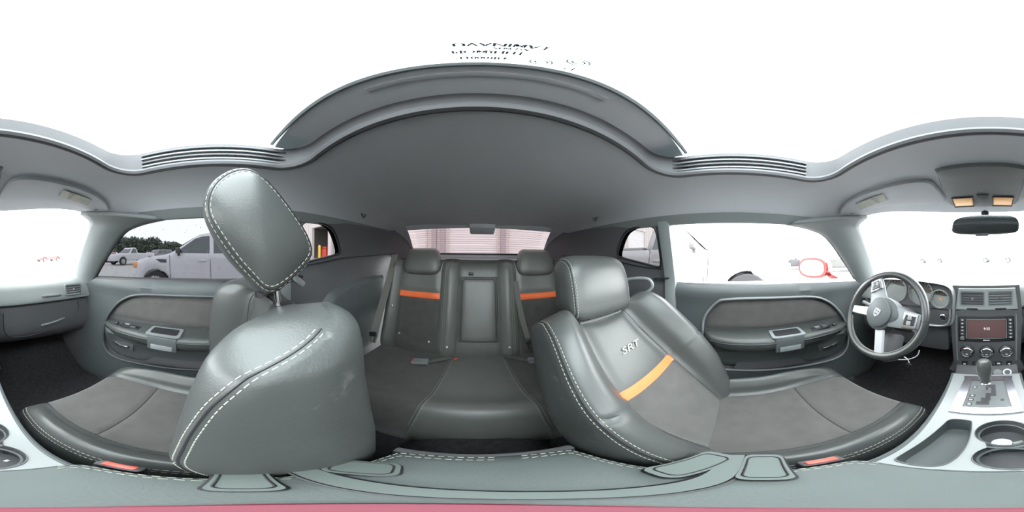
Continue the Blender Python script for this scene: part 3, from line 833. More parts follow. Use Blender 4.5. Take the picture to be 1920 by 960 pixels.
# ------------------------------------------------------------------ rear bench
rb = empty('rear_bench', (0, -0.7, -0.86), 'black leather and suede back bench with two orange striped places', 'seat')
LN = R(15.2)
RT = lambda x, bb, c: (x, -0.905 - bb * math.sin(LN) + c * math.cos(LN), -0.648 + bb * math.cos(LN) + c * math.sin(LN))
def gau(x, m, s): return math.exp(-((x - m) / s) ** 2)
def bench_c(x, bb):
    ax = abs(x)
    c = 0.0
    c += 0.030 * gau(ax, 0.185, 0.05) + 0.045 * gau(ax, 0.580, 0.045)
    c -= 0.012 * gau(ax, 0.385, 0.11)
    for e, dp in ((0.125, 0.010), (0.245, 0.008), (0.525, 0.008), (0.205, 0.004)):
        c -= dp * gau(ax, e, 0.006)
    if bb > 0.58: c -= 3.2 * (bb - 0.58) ** 2 * 3
    if bb < 0.08: c -= 0.6 * (0.08 - bb) ** 2 * 5
    return c
def bench_part(x0, x1, b0, b1, nm, m, nx=16, nb=34, lift=0.0, groove=()):
    xs = np.linspace(x0, x1, nx); bb = np.linspace(b0, b1, nb)
    Pg = [[RT(x, q, bench_c(x, q) + lift * min(1, 8 * min(q - b0, b1 - q) / (b1 - b0), 8 * min(x - x0, x1 - x) / (x1 - x0))) for x in xs] for q in bb]
    b = B(); b.grid(np.array(Pg)); return b.mk(nm, m, rb)
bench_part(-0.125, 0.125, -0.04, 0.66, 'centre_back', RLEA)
for sx in (1, -1):
    e = sorted
    def bp(a, c, *k, **kk):
        x0, x1 = sorted((sx * a, sx * c)); return bench_part(x0, x1, *k, **kk)
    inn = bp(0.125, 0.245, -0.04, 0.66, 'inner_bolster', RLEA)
    bp(0.245, 0.525, -0.04, 0.378, 'backrest_insert', SUE, lift=0.006)
    bp(0.245, 0.525, 0.378, 0.418, 'orange_stripe', ORA, nb=5, lift=0.008)
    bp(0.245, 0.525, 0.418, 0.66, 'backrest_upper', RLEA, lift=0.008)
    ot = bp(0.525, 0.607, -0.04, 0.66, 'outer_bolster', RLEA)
    # head bump
    rows = []
    for a in np.r_[-0.132, -0.130, -0.124, -0.112, np.linspace(-0.09, 0.09, 7), 0.112, 0.124, 0.130, 0.132]:
        t = abs(a) / 0.132; s = 0.02 if t >= 1 else (1 - t ** 7) ** 0.4
        sec = cr([(0.0, 0.030), (0.06, 0.045), (0.12, 0.040), (0.165, 0.015), (0.175, -0.03), (0.14, -0.055), (0.05, -0.055), (0.0, -0.05)], 4, closed=True)
        rows.append([RT(sx * 0.385 + a * (1.05 - 0.12 * max(0, q / 0.17)), 0.545 + 0.088 + (q - 0.085) * 1.06 * s, c * s) for q, c in sec])
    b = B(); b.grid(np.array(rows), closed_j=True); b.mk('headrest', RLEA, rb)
    st = B(); dashes(st, [RT(sx * 0.200, q, bench_c(0.2, q) + 0.002) for q in np.linspace(0.0, 0.62, 30)], 0.007, 0.004, 0.0008)
    dashes(st, [RT(sx * 0.212, q, bench_c(0.212, q) + 0.002) for q in np.linspace(0.0, 0.62, 30)], 0.007, 0.004, 0.0008); st.mk('stitching', THR, inn, kind='stuff')
    for x, q in ((0.29, 0.085), (0.49, 0.11), (0.175, 0.07), (0.555, 0.30)):
        b = B(); b.lathe([(0.008, 0), (0.007, 0.004), (0.003, 0.006)], RT(sx * x, q, bench_c(x, q) + 0.002), axis=RT(0, 0, 1)[0:1] + (math.cos(LN), math.sin(LN)), n=12); b.mk('snap_button', SATIN, rb)
# folding armrest in the middle
rows = []
for q in np.r_[0.105, 0.108, 0.115, np.linspace(0.13, 0.51, 20), 0.522, 0.530, 0.533]:
    e = min(q - 0.105, 0.533 - q); s = min(1, (e / 0.02)) ** 0.5
    rows.append([RT(x, q, bench_c(0.0, q) - 0.01 + 0.032 * s * max(0.0, 1 - (abs(x) / 0.118) ** 8) ** 0.5 + 0.010) for x in np.r_[-0.118, -0.1175, -0.115, np.linspace(-0.105, 0.105, 15), 0.115, 0.1175, 0.118]])
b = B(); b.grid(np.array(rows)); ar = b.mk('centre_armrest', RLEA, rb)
b = B(); b.tube([RT(x, q, 0.031) for x, q in rrect(0, 0.319, 0.200, 0.385, 0.02, 4)], 0.0025, 5, closed=True); b.mk('armrest_welt', PLB, ar)
b = B(); b.box(RT(0.05, 0.55, 0.012), (0.03, 0.01, 0.02), 0.003); b.mk('armrest_strap', PLB, ar)
# cushion
def cush_z(x, y):
    ax = abs(x)
    z = -0.652 - 0.018 * gau(ax, 0.39, 0.14) + 0.010 * gau(ax, 0.0, 0.2)
    for e in (0.135, 0.155): z -= 0.005 * gau(ax - 0.05 * (y + 0.9), e - 0.005, 0.004)
    z += 0.03 * gau(y, -0.45, 0.07)
    fr = -0.385 + 0.06 * (x / 0.6) ** 2 * -1
    if y > fr - 0.05: z -= 0.0
    return z
def cush_part(x0, x1, y0, y1, nm, m, nx, ny=26):
    Pg = []
    for t in np.linspace(0, 1, ny):
        row = []
        for xx in np.linspace(0, 1, nx):
            row_y = y0 + (y1 - y0) * t
            k = 1 + 0.42 * (row_y + 0.9) if abs(x0) < 0.2 and abs(x1) < 0.2 else 1
            a = x0 + (x1 - x0) * xx
            ex = 0.14 * (1 + 0.42 * (row_y + 0.9))
            if abs(x0) < 0.2 and abs(x1) < 0.2: x = a / 0.14 * ex
            else:
                s = 1 if x1 > 0 else -1; lo, hi = ex, 0.60
                f = (abs(a) - 0.14) / (0.60 - 0.14); x = s * (lo + (hi - lo) * f)
            y = row_y - 0.07 * (x / 0.6) ** 2 * t
            z = cush_z(x, row_y)
            if t > 0.80:
                q = (t - 0.80) / 0.20; z -= 0.085 * q ** 2.2; 
            row.append((x, y, z))
        Pg.append(row)
    last = [[(p[0], p[1] + dy, p[2] + dz) for p in Pg[-1]] for dy, dz in ((0.008, -0.03), (0.006, -0.08), (-0.02, -0.17))]
    b = B(); b.grid(np.array(Pg + last)); return b.mk(nm, m, rb)
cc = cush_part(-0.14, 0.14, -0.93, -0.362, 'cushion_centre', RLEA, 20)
cush_part(0.14, 0.60, -0.93, -0.362, 'cushion_side', SUE, 24)
cush_part(-0.60, -0.14, -0.93, -0.362, 'cushion_side', SUE, 24)
st = B()
for sx in (1, -1):
    for off in (-0.006, 0.006):
        dashes(st, [(sx * (0.14 * (1 + 0.42 * (y + 0.9)) + off), y - 0.004, cush_z(0.15, y) + 0.004 - (0.085 * max(0, ((y + 0.93) / 0.568 - 0.8) / 0.2) ** 2.2)) for y in np.linspace(-0.90, -0.372, 40)], 0.007, 0.004, 0.0008)
st.mk('stitching', THR, cc, kind='stuff')
b = B(); b.box((0, -0.66, -0.80), (1.18, 0.50, 0.14), 0.02); b.mk('bench_base', CARP, rb)

# rear belts
def belt(label, pts, wv, tng=None):
    e = empty('rear_seat_belt', pts[-1], label, 'seat belt', 'rear seat belts')
    b = B(); b.strip(cr(pts, 6), wv, (0.0, 0.002, 0.001)); b.mk('webbing', BELT, e)
    if tng:
        c = Vector(tng)
        b = B(); b.box(c, (0.05, 0.012, 0.030), 0.005, rot=(0.3, 0.3, 0)); b.mk('tongue_grip', PLB, e)
        b = B(); b.tube([c + Vector((-0.014, 0, -0.012)), c + Vector((-0.018, 0.01, -0.045)), c + Vector((0.010, 0.012, -0.050)), c + Vector((0.014, 0, -0.012))], 0.0035, 6); b.mk('tongue', CHR, e)
    return e
belt('dark webbing belt hanging down the outer edge of the right back seat', [(0.595, -1.06, 0.005), (0.590, -0.97, -0.16), (0.582, -0.84, -0.38), (0.575, -0.755, -0.56)], (0.045, 0.012, 0.0), (0.577, -0.765, -0.50))
belt('narrow webbing belt with a metal tongue lying beside the middle back panel', [(-0.235, -1.02, -0.16), (-0.245, -0.985, -0.28), (-0.265, -0.94, -0.42), (-0.285, -0.90, -0.52)], (0.035, 0.004, 0.0), (-0.288, -0.885, -0.53))
def buckle(label, c, sx, red):
    e = empty('seat_belt_buckle', (c[0], c[1], c[2] - 0.02), label, 'buckle', 'rear belt buckles')
    M = Matrix.Translation(c) @ Matrix.Rotation(R(sx * 8), 4, 'Z') @ Matrix.Rotation(R(sx * 5), 4, 'Y')
    b = B(M); b.box((sx * 0.03, 0.014, 0), (0.085, 0.020, 0.022), 0.005); b.box((sx * 0.03, -0.014, 0), (0.085, 0.020, 0.022), 0.005); b.box((sx * 0.01, 0, -0.002), (0.05, 0.04, 0.018), 0.004); b.mk('buckle_body', PLG, e)
    b = B(M); b.box((sx * 0.0735, 0, 0), (0.006, 0.040, 0.018), 0.002); b.mk('release_button', red, e)
    b = B(M); b.strip(cr([(-sx * 0.01, 0, 0), (-sx * 0.06, -0.015, 0.006), (-sx * 0.13, -0.05, 0.0)], 5), (0, 0.04, 0.008), (0, 0, 0.003)); b.mk('buckle_web', BELT, e)
buckle('grey belt buckle with red end lying on the right back seat', (0.265, -0.80, -0.640), 1, REDP)
buckle('grey belt buckle on the back seat next to the driver backrest', (-0.270, -0.815, -0.640), -1, PLD)
b = B(); b.box((0.115, -0.845, -0.625), (0.022, 0.012, 0.010), 0.003, rot=(0, 0.5, 0)); b.mk('red_clip', REDP, label='tiny red clip stuck at the foot of the middle back panel', cat='clip')

# ------------------------------------------------------------------ dashboard
ds = empty('dashboard', (0, 0.90, -0.62), 'grey vinyl dashboard with four round gauges, vents and a glove box', 'dashboard')
def dash_sec(x):
    e = -0.05 * (abs(x) / 0.69) ** 3                        # ends wrap back towards the doors
    bk = 1.25 - 0.36 * (abs(x) / 0.70) ** 2.2
    return e, bk
xs = np.linspace(-0.695, 0.695, 61)
up_, lo_ = [], []
for x in xs:
    e, bk = dash_sec(x)
    up_.append([(x, y, z) for y, z in cr([(bk, -0.112), ((bk + 0.86) / 2 + 0.02, -0.113), (0.875 + e, -0.118), (0.820 + e, -0.130), (0.785 + e, -0.160), (0.772 + e, -0.200), (0.765 + e, -0.245), (0.775 + e, -0.258), (0.800 + e, -0.262)], 5)])
    lo_.append([(x, y, z) for y, z in cr([(0.800 + e, -0.260), (0.792 + e, -0.275), (0.785 + e, -0.33), (0.783 + e, -0.40), (0.80 + e, -0.46), (0.86 + e, -0.52), (1.0, -0.56), (1.15, -0.58)], 4)])
def dpart(G, x0, x1, nm, m):
    idx = [i for i, x in enumerate(xs) if x0 - 1e-6 <= x <= x1 + 1e-6]
    b = B(); b.grid(np.array(G)[idx]); return b.mk(nm, m, ds)
top = dpart(up_, -0.70, 0.70, 'dash_top', DASH)
dpart(lo_, -0.70, 0.16, 'lower_dash', PLD)
gb = dpart(lo_, 0.14, 0.70, 'glove_box', PLD)
b = B(); b.tube(cr([(0.40, 0.770, -0.395), (0.44, 0.762, -0.390), (0.50, 0.758, -0.382), (0.545, 0.762, -0.375)], 5), 0.006, 6); b.mk('glove_box_pull', PLG, gb)
b = B(); b.tube(cr([(0.20, 0.782, -0.30), (0.21, 0.780, -0.42), (0.30, 0.785, -0.455), (0.50, 0.775, -0.44), (0.60, 0.755, -0.40), (0.635, 0.745, -0.33), (0.63, 0.75, -0.285)], 6), 0.0022, 5); b.mk('glove_box_gap', PLB, gb)
# passenger end vent and chrome bar
def vent(par, c, wd, ht, tiltx, nsl, nm='air_vent', yaw=0.0, bright=False):
    M = Matrix.Translation(Vector(c)) @ Matrix.Rotation(yaw, 4, 'Z') @ Matrix.Rotation(tiltx, 4, 'X')
    fn = lambda a, b_, h: tuple(M @ Vector((a, h, b_)))
    fr = plate(nm, rrect(0, 0, wd, ht, 0.012, 4), [rrect(0, 0, wd - 0.014, ht - 0.014, 0.007, 4)], fn, 0.012, PLG, par)
    b = B(M); b.box((0, 0.030, 0), (wd - 0.01, 0.004, ht - 0.01)); b.mk('vent_back', PLB, fr)
    for k in range(nsl):
        z = (k + 0.5) / nsl * (ht - 0.014) - (ht - 0.014) / 2
        b = B(M); b.box((0, 0.012, z), (wd - 0.014, 0.016, 0.0045), 0.001, rot=(-0.35, 0, 0)); b.mk('slat', PLG if bright else PLD, fr)
    b = B(M); b.box((0, 0.002, 0), (0.010, 0.010, 0.012), 0.002); b.mk('vent_tab', PLG if not bright else PLD, fr)
    return fr
vent(ds, (0.588, 0.728, -0.198), 0.108, 0.064, R(-12), 4, 'side_vent', yaw=R(-10))
b = B(); b.box((0.455, 0.7505, -0.222), (0.115, 0.010, 0.011), 0.003, rot=(0, 0.03, -0.07)); b.mk('chrome_bar', CHR, ds)
b = B(); b.box((0.60, 0.86, -0.119), (0.13, 0.05, 0.006), 0.002, rot=(0.08, 0, -0.35)); df = b.mk('defroster_grille', PLB, ds)
for k in range(5):
    b = B(); b.box((0.60 - 0.05 + 0.025 * k, 0.86 - 0.0, -0.115), (0.004, 0.05, 0.004), 0.001, rot=(0.08, 0, -0.35)); b.mk('grille_bar', PLG, df)

# instrument binnacle
def fnp(a, b_, h): return (a, 0.742 + h, b_)
bez = cr([(-0.655, -0.185), (-0.63, -0.148), (-0.52, -0.128), (-0.40, -0.124), (-0.28, -0.128), (-0.19, -0.142), (-0.160, -0.18), (-0.158, -0.245), (-0.165, -0.318), (-0.20, -0.345), (-0.30, -0.345), (-0.50, -0.345), (-0.64, -0.335), (-0.66, -0.27)], 5, closed=True)
GA = [(-0.575, -0.206, 0.043), (-0.468, -0.184, 0.066), (-0.324, -0.184, 0.066), (-0.222, -0.212, 0.047)]
circ = lambda x, z, r, n=40: [(x + r * math.cos(t), z + r * math.sin(t)) for t in np.linspace(0, 2 * math.pi, n, endpoint=False)]
bn = plate('gauge_panel', bez, [circ(x, z, r) for x, z, r in GA], lambda a, b_, h: (a, 0.755 + 0.25 * (b_ + 0.2) * 0.3 + h, b_), 0.014, PLD, ds)
P = []
for d, k in ((0.0, 1.0), (-0.022, 1.012), (-0.030, 1.03), (-0.024, 1.055), (0.02, 1.08), (0.06, 1.09)):
    P.append([((x + 0.41) * k - 0.41, 0.755 + 0.075 * (z + 0.2) + (d if z > -0.33 else 0.3 * d), (z + 0.235) * (1 + (k - 1) * (0.9 if z > -0.235 else 1)) - 0.235) for x, z in bez])
b = B(); b.grid(np.array(P), closed_j=True); b.mk('binnacle_hood', PLG, ds)
b = B(); b.tube([(x, 0.728 + 0.075 * (z + 0.2), z) for x, z in cr([(-0.165, -0.25), (-0.167, -0.31), (-0.195, -0.338), (-0.26, -0.345), (-0.36, -0.348)], 6)], 0.005, 6); b.mk('bright_trim', SATIN, ds)
b = B(); b.box((-0.30, 0.752, -0.262), (0.28, 0.010, 0.003)); b.mk('panel_gap', PLB, bn)
for gi, (x, z, r) in enumerate(GA):
    b = B(); b.lathe([(r + 0.002, 0.012), (r + 0.003, -0.006), (r - 0.001, -0.010), (r - 0.006, 0.004), (r - 0.006, 0.016)], (x, 0.757, z), axis=(0, 1, 0), n=40, cap=False); g = b.mk('gauge', mat('gauge_ring', (0.30, 0.30, 0.29), 0.35), ds)
    b = B(); b.lathe([(r - 0.003, 0.014), (r - 0.003, 0.018)], (x, 0.757, z), axis=(0, 1, 0), n=32); b.mk('dial', DIAL, g)
    b = B()
    for k in range(13):
        t = R(225 - 270 * k / 12); q = r * 0.78
        b.box((x + q * math.cos(t), 0.770, z + q * math.sin(t)), (r * 0.13, 0.001, r * 0.035), rot=(0, -t, 0))
    b.mk('tick_marks', PRINT, g)
    t = R((200, 320, 225, 300)[gi])
    b = B(); b.box((x + 0.36 * r * math.cos(t), 0.767, z + 0.36 * r * math.sin(t)), (r * 0.72, 0.002, 0.003), rot=(0, -t, 0)); b.lathe([(r * 0.12, -0.004), (r * 0.12, 0.003)], (x, 0.767, z), axis=(0, 1, 0), n=14); b.mk('needle', NEED, g)
    if r > 0.06:
        b = B(); b.box((x + 0.012, 0.768, z - r * 0.45), (r * 0.6, 0.001, 0.012), 0.0); b.mk('odometer', AMB, g)
# start button below the small gauge
b = B(); b.lathe([(0.016, 0.01), (0.016, -0.006), (0.013, -0.008), (0.012, -0.004), (0.003, -0.003)], (-0.205, 0.748, -0.303), axis=(0, 1, 0), n=20); b.mk('ignition_switch', CHR, ds)
b = B(); b.lathe([(0.0115, 0.0), (0.0115, -0.004)], (-0.205, 0.746, -0.303), axis=(0, 1, 0), n=18); b.mk('ignition_slot', PLB, ds)
# under-dash, driver side
b = B(); b.box((-0.42, 0.80, -0.44), (0.48, 0.06, 0.17), 0.02); b.mk('knee_panel', PLD, ds)

# ------------------------------------------------------------------ centre stack (radio, vents, climate)
cs = empty('centre_stack', (0, 0.76, -0.64), 'dark centre stack with touch screen showing 9:55, two vents and three round knobs', 'control panel')
def ST(x, s, h):
    """face of the stack: s down from the top, h towards the driver"""
    y0, z0, y1, z1 = 0.762, -0.140, 0.722, -0.630
    f = s / 0.49
    return (x, y0 + (y1 - y0) * f - h * 0.9966, z0 + (z1 - z0) * f + h * -0.08)
pts = cr([(-0.158, 0.0), (-0.165, 0.10), (-0.168, 0.13), (-0.158, 0.30), (-0.150, 0.42), (-0.148, 0.49), (0.148, 0.49), (0.150, 0.42), (0.158, 0.30), (0.168, 0.13), (0.165, 0.10), (0.158, 0.0)], 3)
b = B(); b.prism(pts, lambda a, c, h: ST(a, c, h - 0.06), 0.062); b.mk('stack_body', PLD, cs)
VT = [(-0.0645, 0.068), (0.0645, 0.068)]
vf = plate('vent_surround', [(-0.128, 0.012), (0.136, 0.012), (0.146, 0.112), (-0.140, 0.112)], [rrect(x, 0.061, 0.116, 0.074, 0.008, 4) for x in (-0.063, 0.066)], lambda a, c, h: ST(a, c, 0.002 + h), 0.012, DASH, cs)
for x, br in ((-0.063, False), (0.066, True)):
    c = ST(x, 0.061, 0.010)
    vent(cs, c, 0.118, 0.076, R(-4.7), 5, bright=br)
    b = B(); b.box(ST(x, 0.107, 0.016), (0.05, 0.006, 0.006), 0.002); b.mk('vent_wheel', PLB, cs)
# bezel around the radio and climate block
plate('stack_bezel', cr([(-0.150, 0.125), (0.150, 0.125), (0.146, 0.28), (0.140, 0.42), (0.132, 0.478), (-0.132, 0.478), (-0.140, 0.42), (-0.146, 0.28)], 3, closed=True), [rrect(0, 0.218, 0.258, 0.140, 0.010, 4)], lambda a, c, h: ST(a, c, 0.002 + h), 0.008, PLB if False else PLD, cs)
for sx in (-1, 1):
    b = B(); b.tube([ST(sx * q[0], q[1], 0.012) for q in cr([(0.136, 0.14), (0.138, 0.20), (0.134, 0.30), (0.130, 0.40)], 5)], 0.003, 6); b.mk('side_accent', SIL if sx > 0 else PLG, cs)
b = B(); b.box(ST(0, 0.218, 0.002), (0.254, 0.012, 0.136), 0.004, rot=(-0.081, 0, 0)); ra = b.mk('radio', PLB, cs)
b = B(); b.box(ST(0.0, 0.212, 0.010), (0.176, 0.004, 0.094), 0.002, rot=(-0.081, 0, 0)); scn = b.mk('touch_screen', SCRN, ra)
b = B(); b.tube([ST(x, s_, 0.0125) for x, s_ in rrect(0, 0.212, 0.182, 0.100, 0.004, 3)], 0.0018, 5, closed=True); b.mk('screen_frame', PLG, ra)
upS = Vector(ST(0, 0, 0)) - Vector(ST(0, 1, 0))
text('screen_clock', '9:55', 0.017, frame(ST(0.002, 0.210, 0.0126), (1, 0, 0), upS), PRINTE, scn, 0.0001)
for sx in (-1, 1):
    for k in range(6 if sx > 0 else 5):
        b = B(); b.box(ST(sx * 0.109, 0.167 + 0.0185 * k, 0.010), (0.020, 0.004, 0.013), 0.002, rot=(-0.081, 0, 0)); bt_ = b.mk('radio_button', PLD, ra)
        b = B(); b.box(ST(sx * 0.109, 0.167 + 0.0185 * k, 0.0125), (0.008, 0.001, 0.005), 0.001, rot=(-0.081, 0, 0)); b.mk('button_symbol', PRINT, bt_)
axS = (0, -0.9966, -0.081)
b = B(); b.lathe([(0.011, 0), (0.010, 0.014), (0.006, 0.016)], ST(-0.109, 0.262, 0.008), axis=axS, n=18); b.mk('volume_knob', SATIN, ra)
b = B(); b.box(ST(0, 0.2735, 0.011), (0.030, 0.001, 0.004), 0, rot=(-0.081, 0, 0)); b.mk('maker_print', PRINT, ra)
# climate knobs
b = B(); b.prism(rrect(0.0, 0.335, 0.265, 0.074, 0.036, 8), lambda a, c, h: ST(a, c, 0.008 + h), 0.004); b.mk('climate_plate', PLD, cs)
for i, x in enumerate((-0.086, 0.0, 0.086)):
    b = B(); b.lathe([(0.034, 0), (0.034, 0.006), (0.030, 0.010)], ST(x, 0.335, 0.010), axis=axS, n=30); kn = b.mk('climate_knob', PLB, cs)
    b = B(); b.lathe([(0.0295, 0.006), (0.029, 0.020), (0.026, 0.024), (0.024, 0.021)], ST(x, 0.335, 0.010), axis=axS, n=30, cap=False); b.mk('chrome_ring', CHR, kn)
    b = B(); b.lathe([(0.025, 0.008), (0.025, 0.020)], ST(x, 0.335, 0.010), axis=axS, n=26); b.mk('knob_face', PLD, kn)
    b = B()
    for k in range(7):
        t = R(210 - 40 * k); b.box(ST(x + 0.019 * math.cos(t), 0.335 - 0.019 * math.sin(t), 0.0305), (0.003, 0.001, 0.003))
    b.box(ST(x, 0.345, 0.0305), (0.010, 0.001, 0.005)); b.mk('knob_print', PRINT, kn)
# bottom row
for x in (-0.098, 0.098):
    b = B(); b.box(ST(x, 0.415, 0.012), (0.026, 0.008, 0.026), 0.003, rot=(-0.081, 0, 0)); q = b.mk('seat_heater_button', PLB, cs)
    b = B(); b.box(ST(x, 0.418, 0.0165), (0.010, 0.001, 0.008), 0.001, rot=(-0.081, 0, 0)); b.mk('button_symbol', PRINT, q)
b = B(); b.box(ST(0.0, 0.413, 0.011), (0.130, 0.008, 0.020), 0.003, rot=(-0.081, 0, 0)); q = b.mk('switch_bank', PLB, cs)
b = B(); b.box(ST(0.052, 0.413, 0.0155), (0.014, 0.002, 0.010), 0.001, rot=(-0.081, 0, 0)); b.mk('hazard_symbol', PRINT, q)
for k in range(4):
    b = B(); b.box(ST(-0.045 + 0.024 * k, 0.413, 0.0155), (0.020, 0.001, 0.014), 0.001, rot=(-0.081, 0, 0)); b.mk('switch_key', PLD, q)

# ------------------------------------------------------------------ steering wheel and column
WC = Vector((-0.378, 0.515, -0.236)); tw = R(26)
wa = Vector((0, -math.cos(tw), math.sin(tw)))                     # towards the driver
we1 = Vector((1, 0, 0)); we2 = Vector((0, math.sin(tw), math.cos(tw)))
WP = lambda p, q, h=0.0: tuple(WC + we1 * p + we2 * q + wa * h)
RW = 0.178
sw = empty('steering_wheel', tuple(WC - we2 * RW), 'leather steering wheel with silver spokes and a shield badge', 'steering wheel')
col = empty('steering_column', (-0.378, 0.72, -0.42), 'black steering column shroud with stalks behind the steering wheel', 'steering column')
b = B(); b.tube([WP(RW * math.cos(t), RW * math.sin(t)) for t in np.linspace(0, 2 * math.pi, 72, endpoint=False)], 0.0165, 12, closed=True); rim = b.mk('rim', mat('wheel_leather', (0.026, 0.028, 0.028), 0.35, bump=(300, 0.15, 0.001), spec=0.6), sw)
for t0 in (0.0, math.pi):
    b = B(); b.tube([WP(RW * math.cos(t0 + d), RW * math.sin(t0 + d)) for d in (-0.012, 0.012)], 0.0172, 12); b.mk('rim_seam', PLB, rim)
st = B()
for k in range(110):
    t = R(195 + 150 * k / 110)
    st.tube([WP((RW - 0.016) * math.cos(t), (RW - 0.016) * math.sin(t), 0.007), WP((RW - 0.0165) * math.cos(t + 0.008), (RW - 0.0165) * math.sin(t + 0.008), -0.003)], 0.0009, 4)
st.mk('stitching', THR, rim, kind='stuff')
rot = R(-31)
def spoke(ang, r0, r1, w0, w1, h0, h1, th, nm, m):
    d = (math.cos(ang), math.sin(ang)); nrm = (-d[1], d[0])
    b = B(); V = []
    n_ = 10
    for i in range(n_ + 1):
        f = i / n_; r_ = r0 + (r1 - r0) * f; w_ = (w0 + (w1 - w0) * f) / 2; h_ = h0 + (h1 - h0) * f
        ring = []
        for (a, c) in ((-1, -th), (-1, 0.2 * th), (-0.8, th), (0.8, th), (1, 0.2 * th), (1, -th)):
            ring.append(WP(d[0] * r_ + nrm[0] * a * w_, d[1] * r_ + nrm[1] * a * w_, h_ + c))
        V.append(ring)
    b.grid(np.array(V), closed_j=True); b.F.append(tuple(range(6))); b.F.append(tuple(len(b.V) - 6 + k for k in range(6)))
    return b.mk(nm, m, sw)
for a_, k in ((149, 0), (29, 1)):
    an = R(a_) + rot
    s1 = spoke(an, 0.05, RW - 0.006, 0.085, 0.056, 0.020, 0.0, 0.006, 'upper_spoke', PLG)
    s2 = spoke(an, 0.105, 0.155, 0.062, 0.054, 0.020, 0.012, 0.006, 'control_pad', SATIN)
    s3 = spoke(an, 0.112, 0.149, 0.044, 0.038, 0.0225, 0.0155, 0.006, 'button_block', PLB)
    for e_ in (-1, 1):
        d = (math.cos(an), math.sin(an)); nr = (-d[1], d[0])
        b = B(); c = WP(d[0] * 0.130 + nr[0] * e_ * 0.0105, d[1] * 0.130 + nr[1] * e_ * 0.0105, 0.0265); b.box(c, (0.017, 0.004, 0.017), 0.002, rot=(-tw, 0, 0)); b.mk('wheel_button', PLG, s3)
for a_ in (215, 312):
    spoke(R(a_) + rot, 0.055, RW - 0.008, 0.040, 0.036, 0.012, 0.0, 0.006, 'silver_spoke', mat('spoke_silver', (0.50, 0.50, 0.52), 0.35, metal=0.25))
hub = cr([(0.062 * math.cos(t + rot) * (1.25 if 0.1 < (t % (2 * math.pi)) < 3.04 else 1.0), 0.066 * math.sin(t + rot) + 0.0) for t in np.linspace(0, 2 * math.pi, 14, endpoint=False)], 4, closed=True)
rows = [[WP(p * k, q * k, h) for p, q in hub] for k, h in ((1.08, -0.03), (1.10, 0.005), (1.04, 0.022), (0.9, 0.028), (0.02, 0.030))]
b = B(); b.grid(np.array(rows), closed_j=True); hb = b.mk('hub', PLA, sw)
b = B(); b.lathe([(0.058, 0.024), (0.056, 0.036), (0.045, 0.041), (0.002, 0.044)], WC, axis=wa, n=40); ab = b.mk('airbag_cover', PLA, sw)
sh = [(-0.014, 0.015), (0, 0.017), (0.014, 0.015), (0.014, -0.004), (0.008, -0.014), (0, -0.019), (-0.008, -0.014), (-0.014, -0.004)]
def rt2(p, q, a=rot * 0.5): return (p * math.cos(a) - q * math.sin(a), p * math.sin(a) + q * math.cos(a))
b = B(); b.prism(sh, lambda p, q, h: WP(*rt2(p, q), 0.0425 + h), 0.003); bd = b.mk('shield_badge', SIL, ab)
for p, q in ((-0.006, 0.006), (0.006, 0.006), (-0.004, -0.006), (0.004, -0.006)):
    b = B(); b.lathe([(0.0028, 0), (0.0028, 0.001)], WP(*rt2(p, q), 0.0455), axis=wa, n=10); b.mk('badge_mark', PLB, bd)
# column
b = B(); b.lathe([(0.05, -0.02), (0.052, -0.06), (0.06, -0.14), (0.066, -0.24)], WC, axis=wa, n=24); b.mk('shroud', PLD, col)
for p0, p1 in (((-0.05, 0.02), (-0.155, 0.035)), ((-0.045, -0.02), (-0.13, -0.012)), ((0.05, -0.01), (0.15, -0.055))):
    b = B(); b.tube([WP(*p0, -0.05), WP((p0[0] + p1[0]) / 2, (p0[1] + p1[1]) / 2, -0.045), WP(*p1, -0.035)], [0.006, 0.007, 0.009], 8); b.mk('stalk', PLG if p1[0] < -0.13 else PLB, col)
b = B(); b.box(WP(0.028, -0.14, -0.09), (0.05, 0.10, 0.13), 0.015, rot=(-tw, 0, 0)); b.mk('column_cover', PLD, col)
# white cable tie hanging under the column
zt_ = empty('cable_tie', (-0.32, 0.60, -0.56), 'white plastic cable tie twisted on a dangling black key under the steering wheel', 'cable tie')
C0 = Vector((-0.315, 0.595, -0.487))
b = B(); b.tube(cr([C0 + Vector(p) for p in ((0.055, 0.0, 0.062), (0.045, 0, 0.03), (0.02, 0, 0.005), (-0.005, 0, -0.010), (-0.045, 0, -0.025))], 5), 0.0026, 6); b.tube(cr([C0 + Vector(p) for p in ((-0.042, 0.0, 0.03), (-0.025, 0, 0.008), (0.0, 0, -0.006), (0.008, 0, -0.028))], 5), 0.0026, 6)
b.mk('tie_strap', mat('white_nylon', (0.8, 0.8, 0.82), 0.4), zt_)
b = B(); b.box(C0 + Vector((0.006, 0, -0.055)), (0.030, 0.014, 0.045), 0.007); b.mk('key_fob', PLB, zt_)

# ------------------------------------------------------------------ centre console
cn = empty('centre_console', (0, 0.25, -0.88), 'silver topped centre console with shifter gate and cup holders between the front seats', 'console')
CZ = -0.535
def cz(y): return CZ - 0.085 * min(1.0, max(0.0, (y - 0.592) / 0.05))
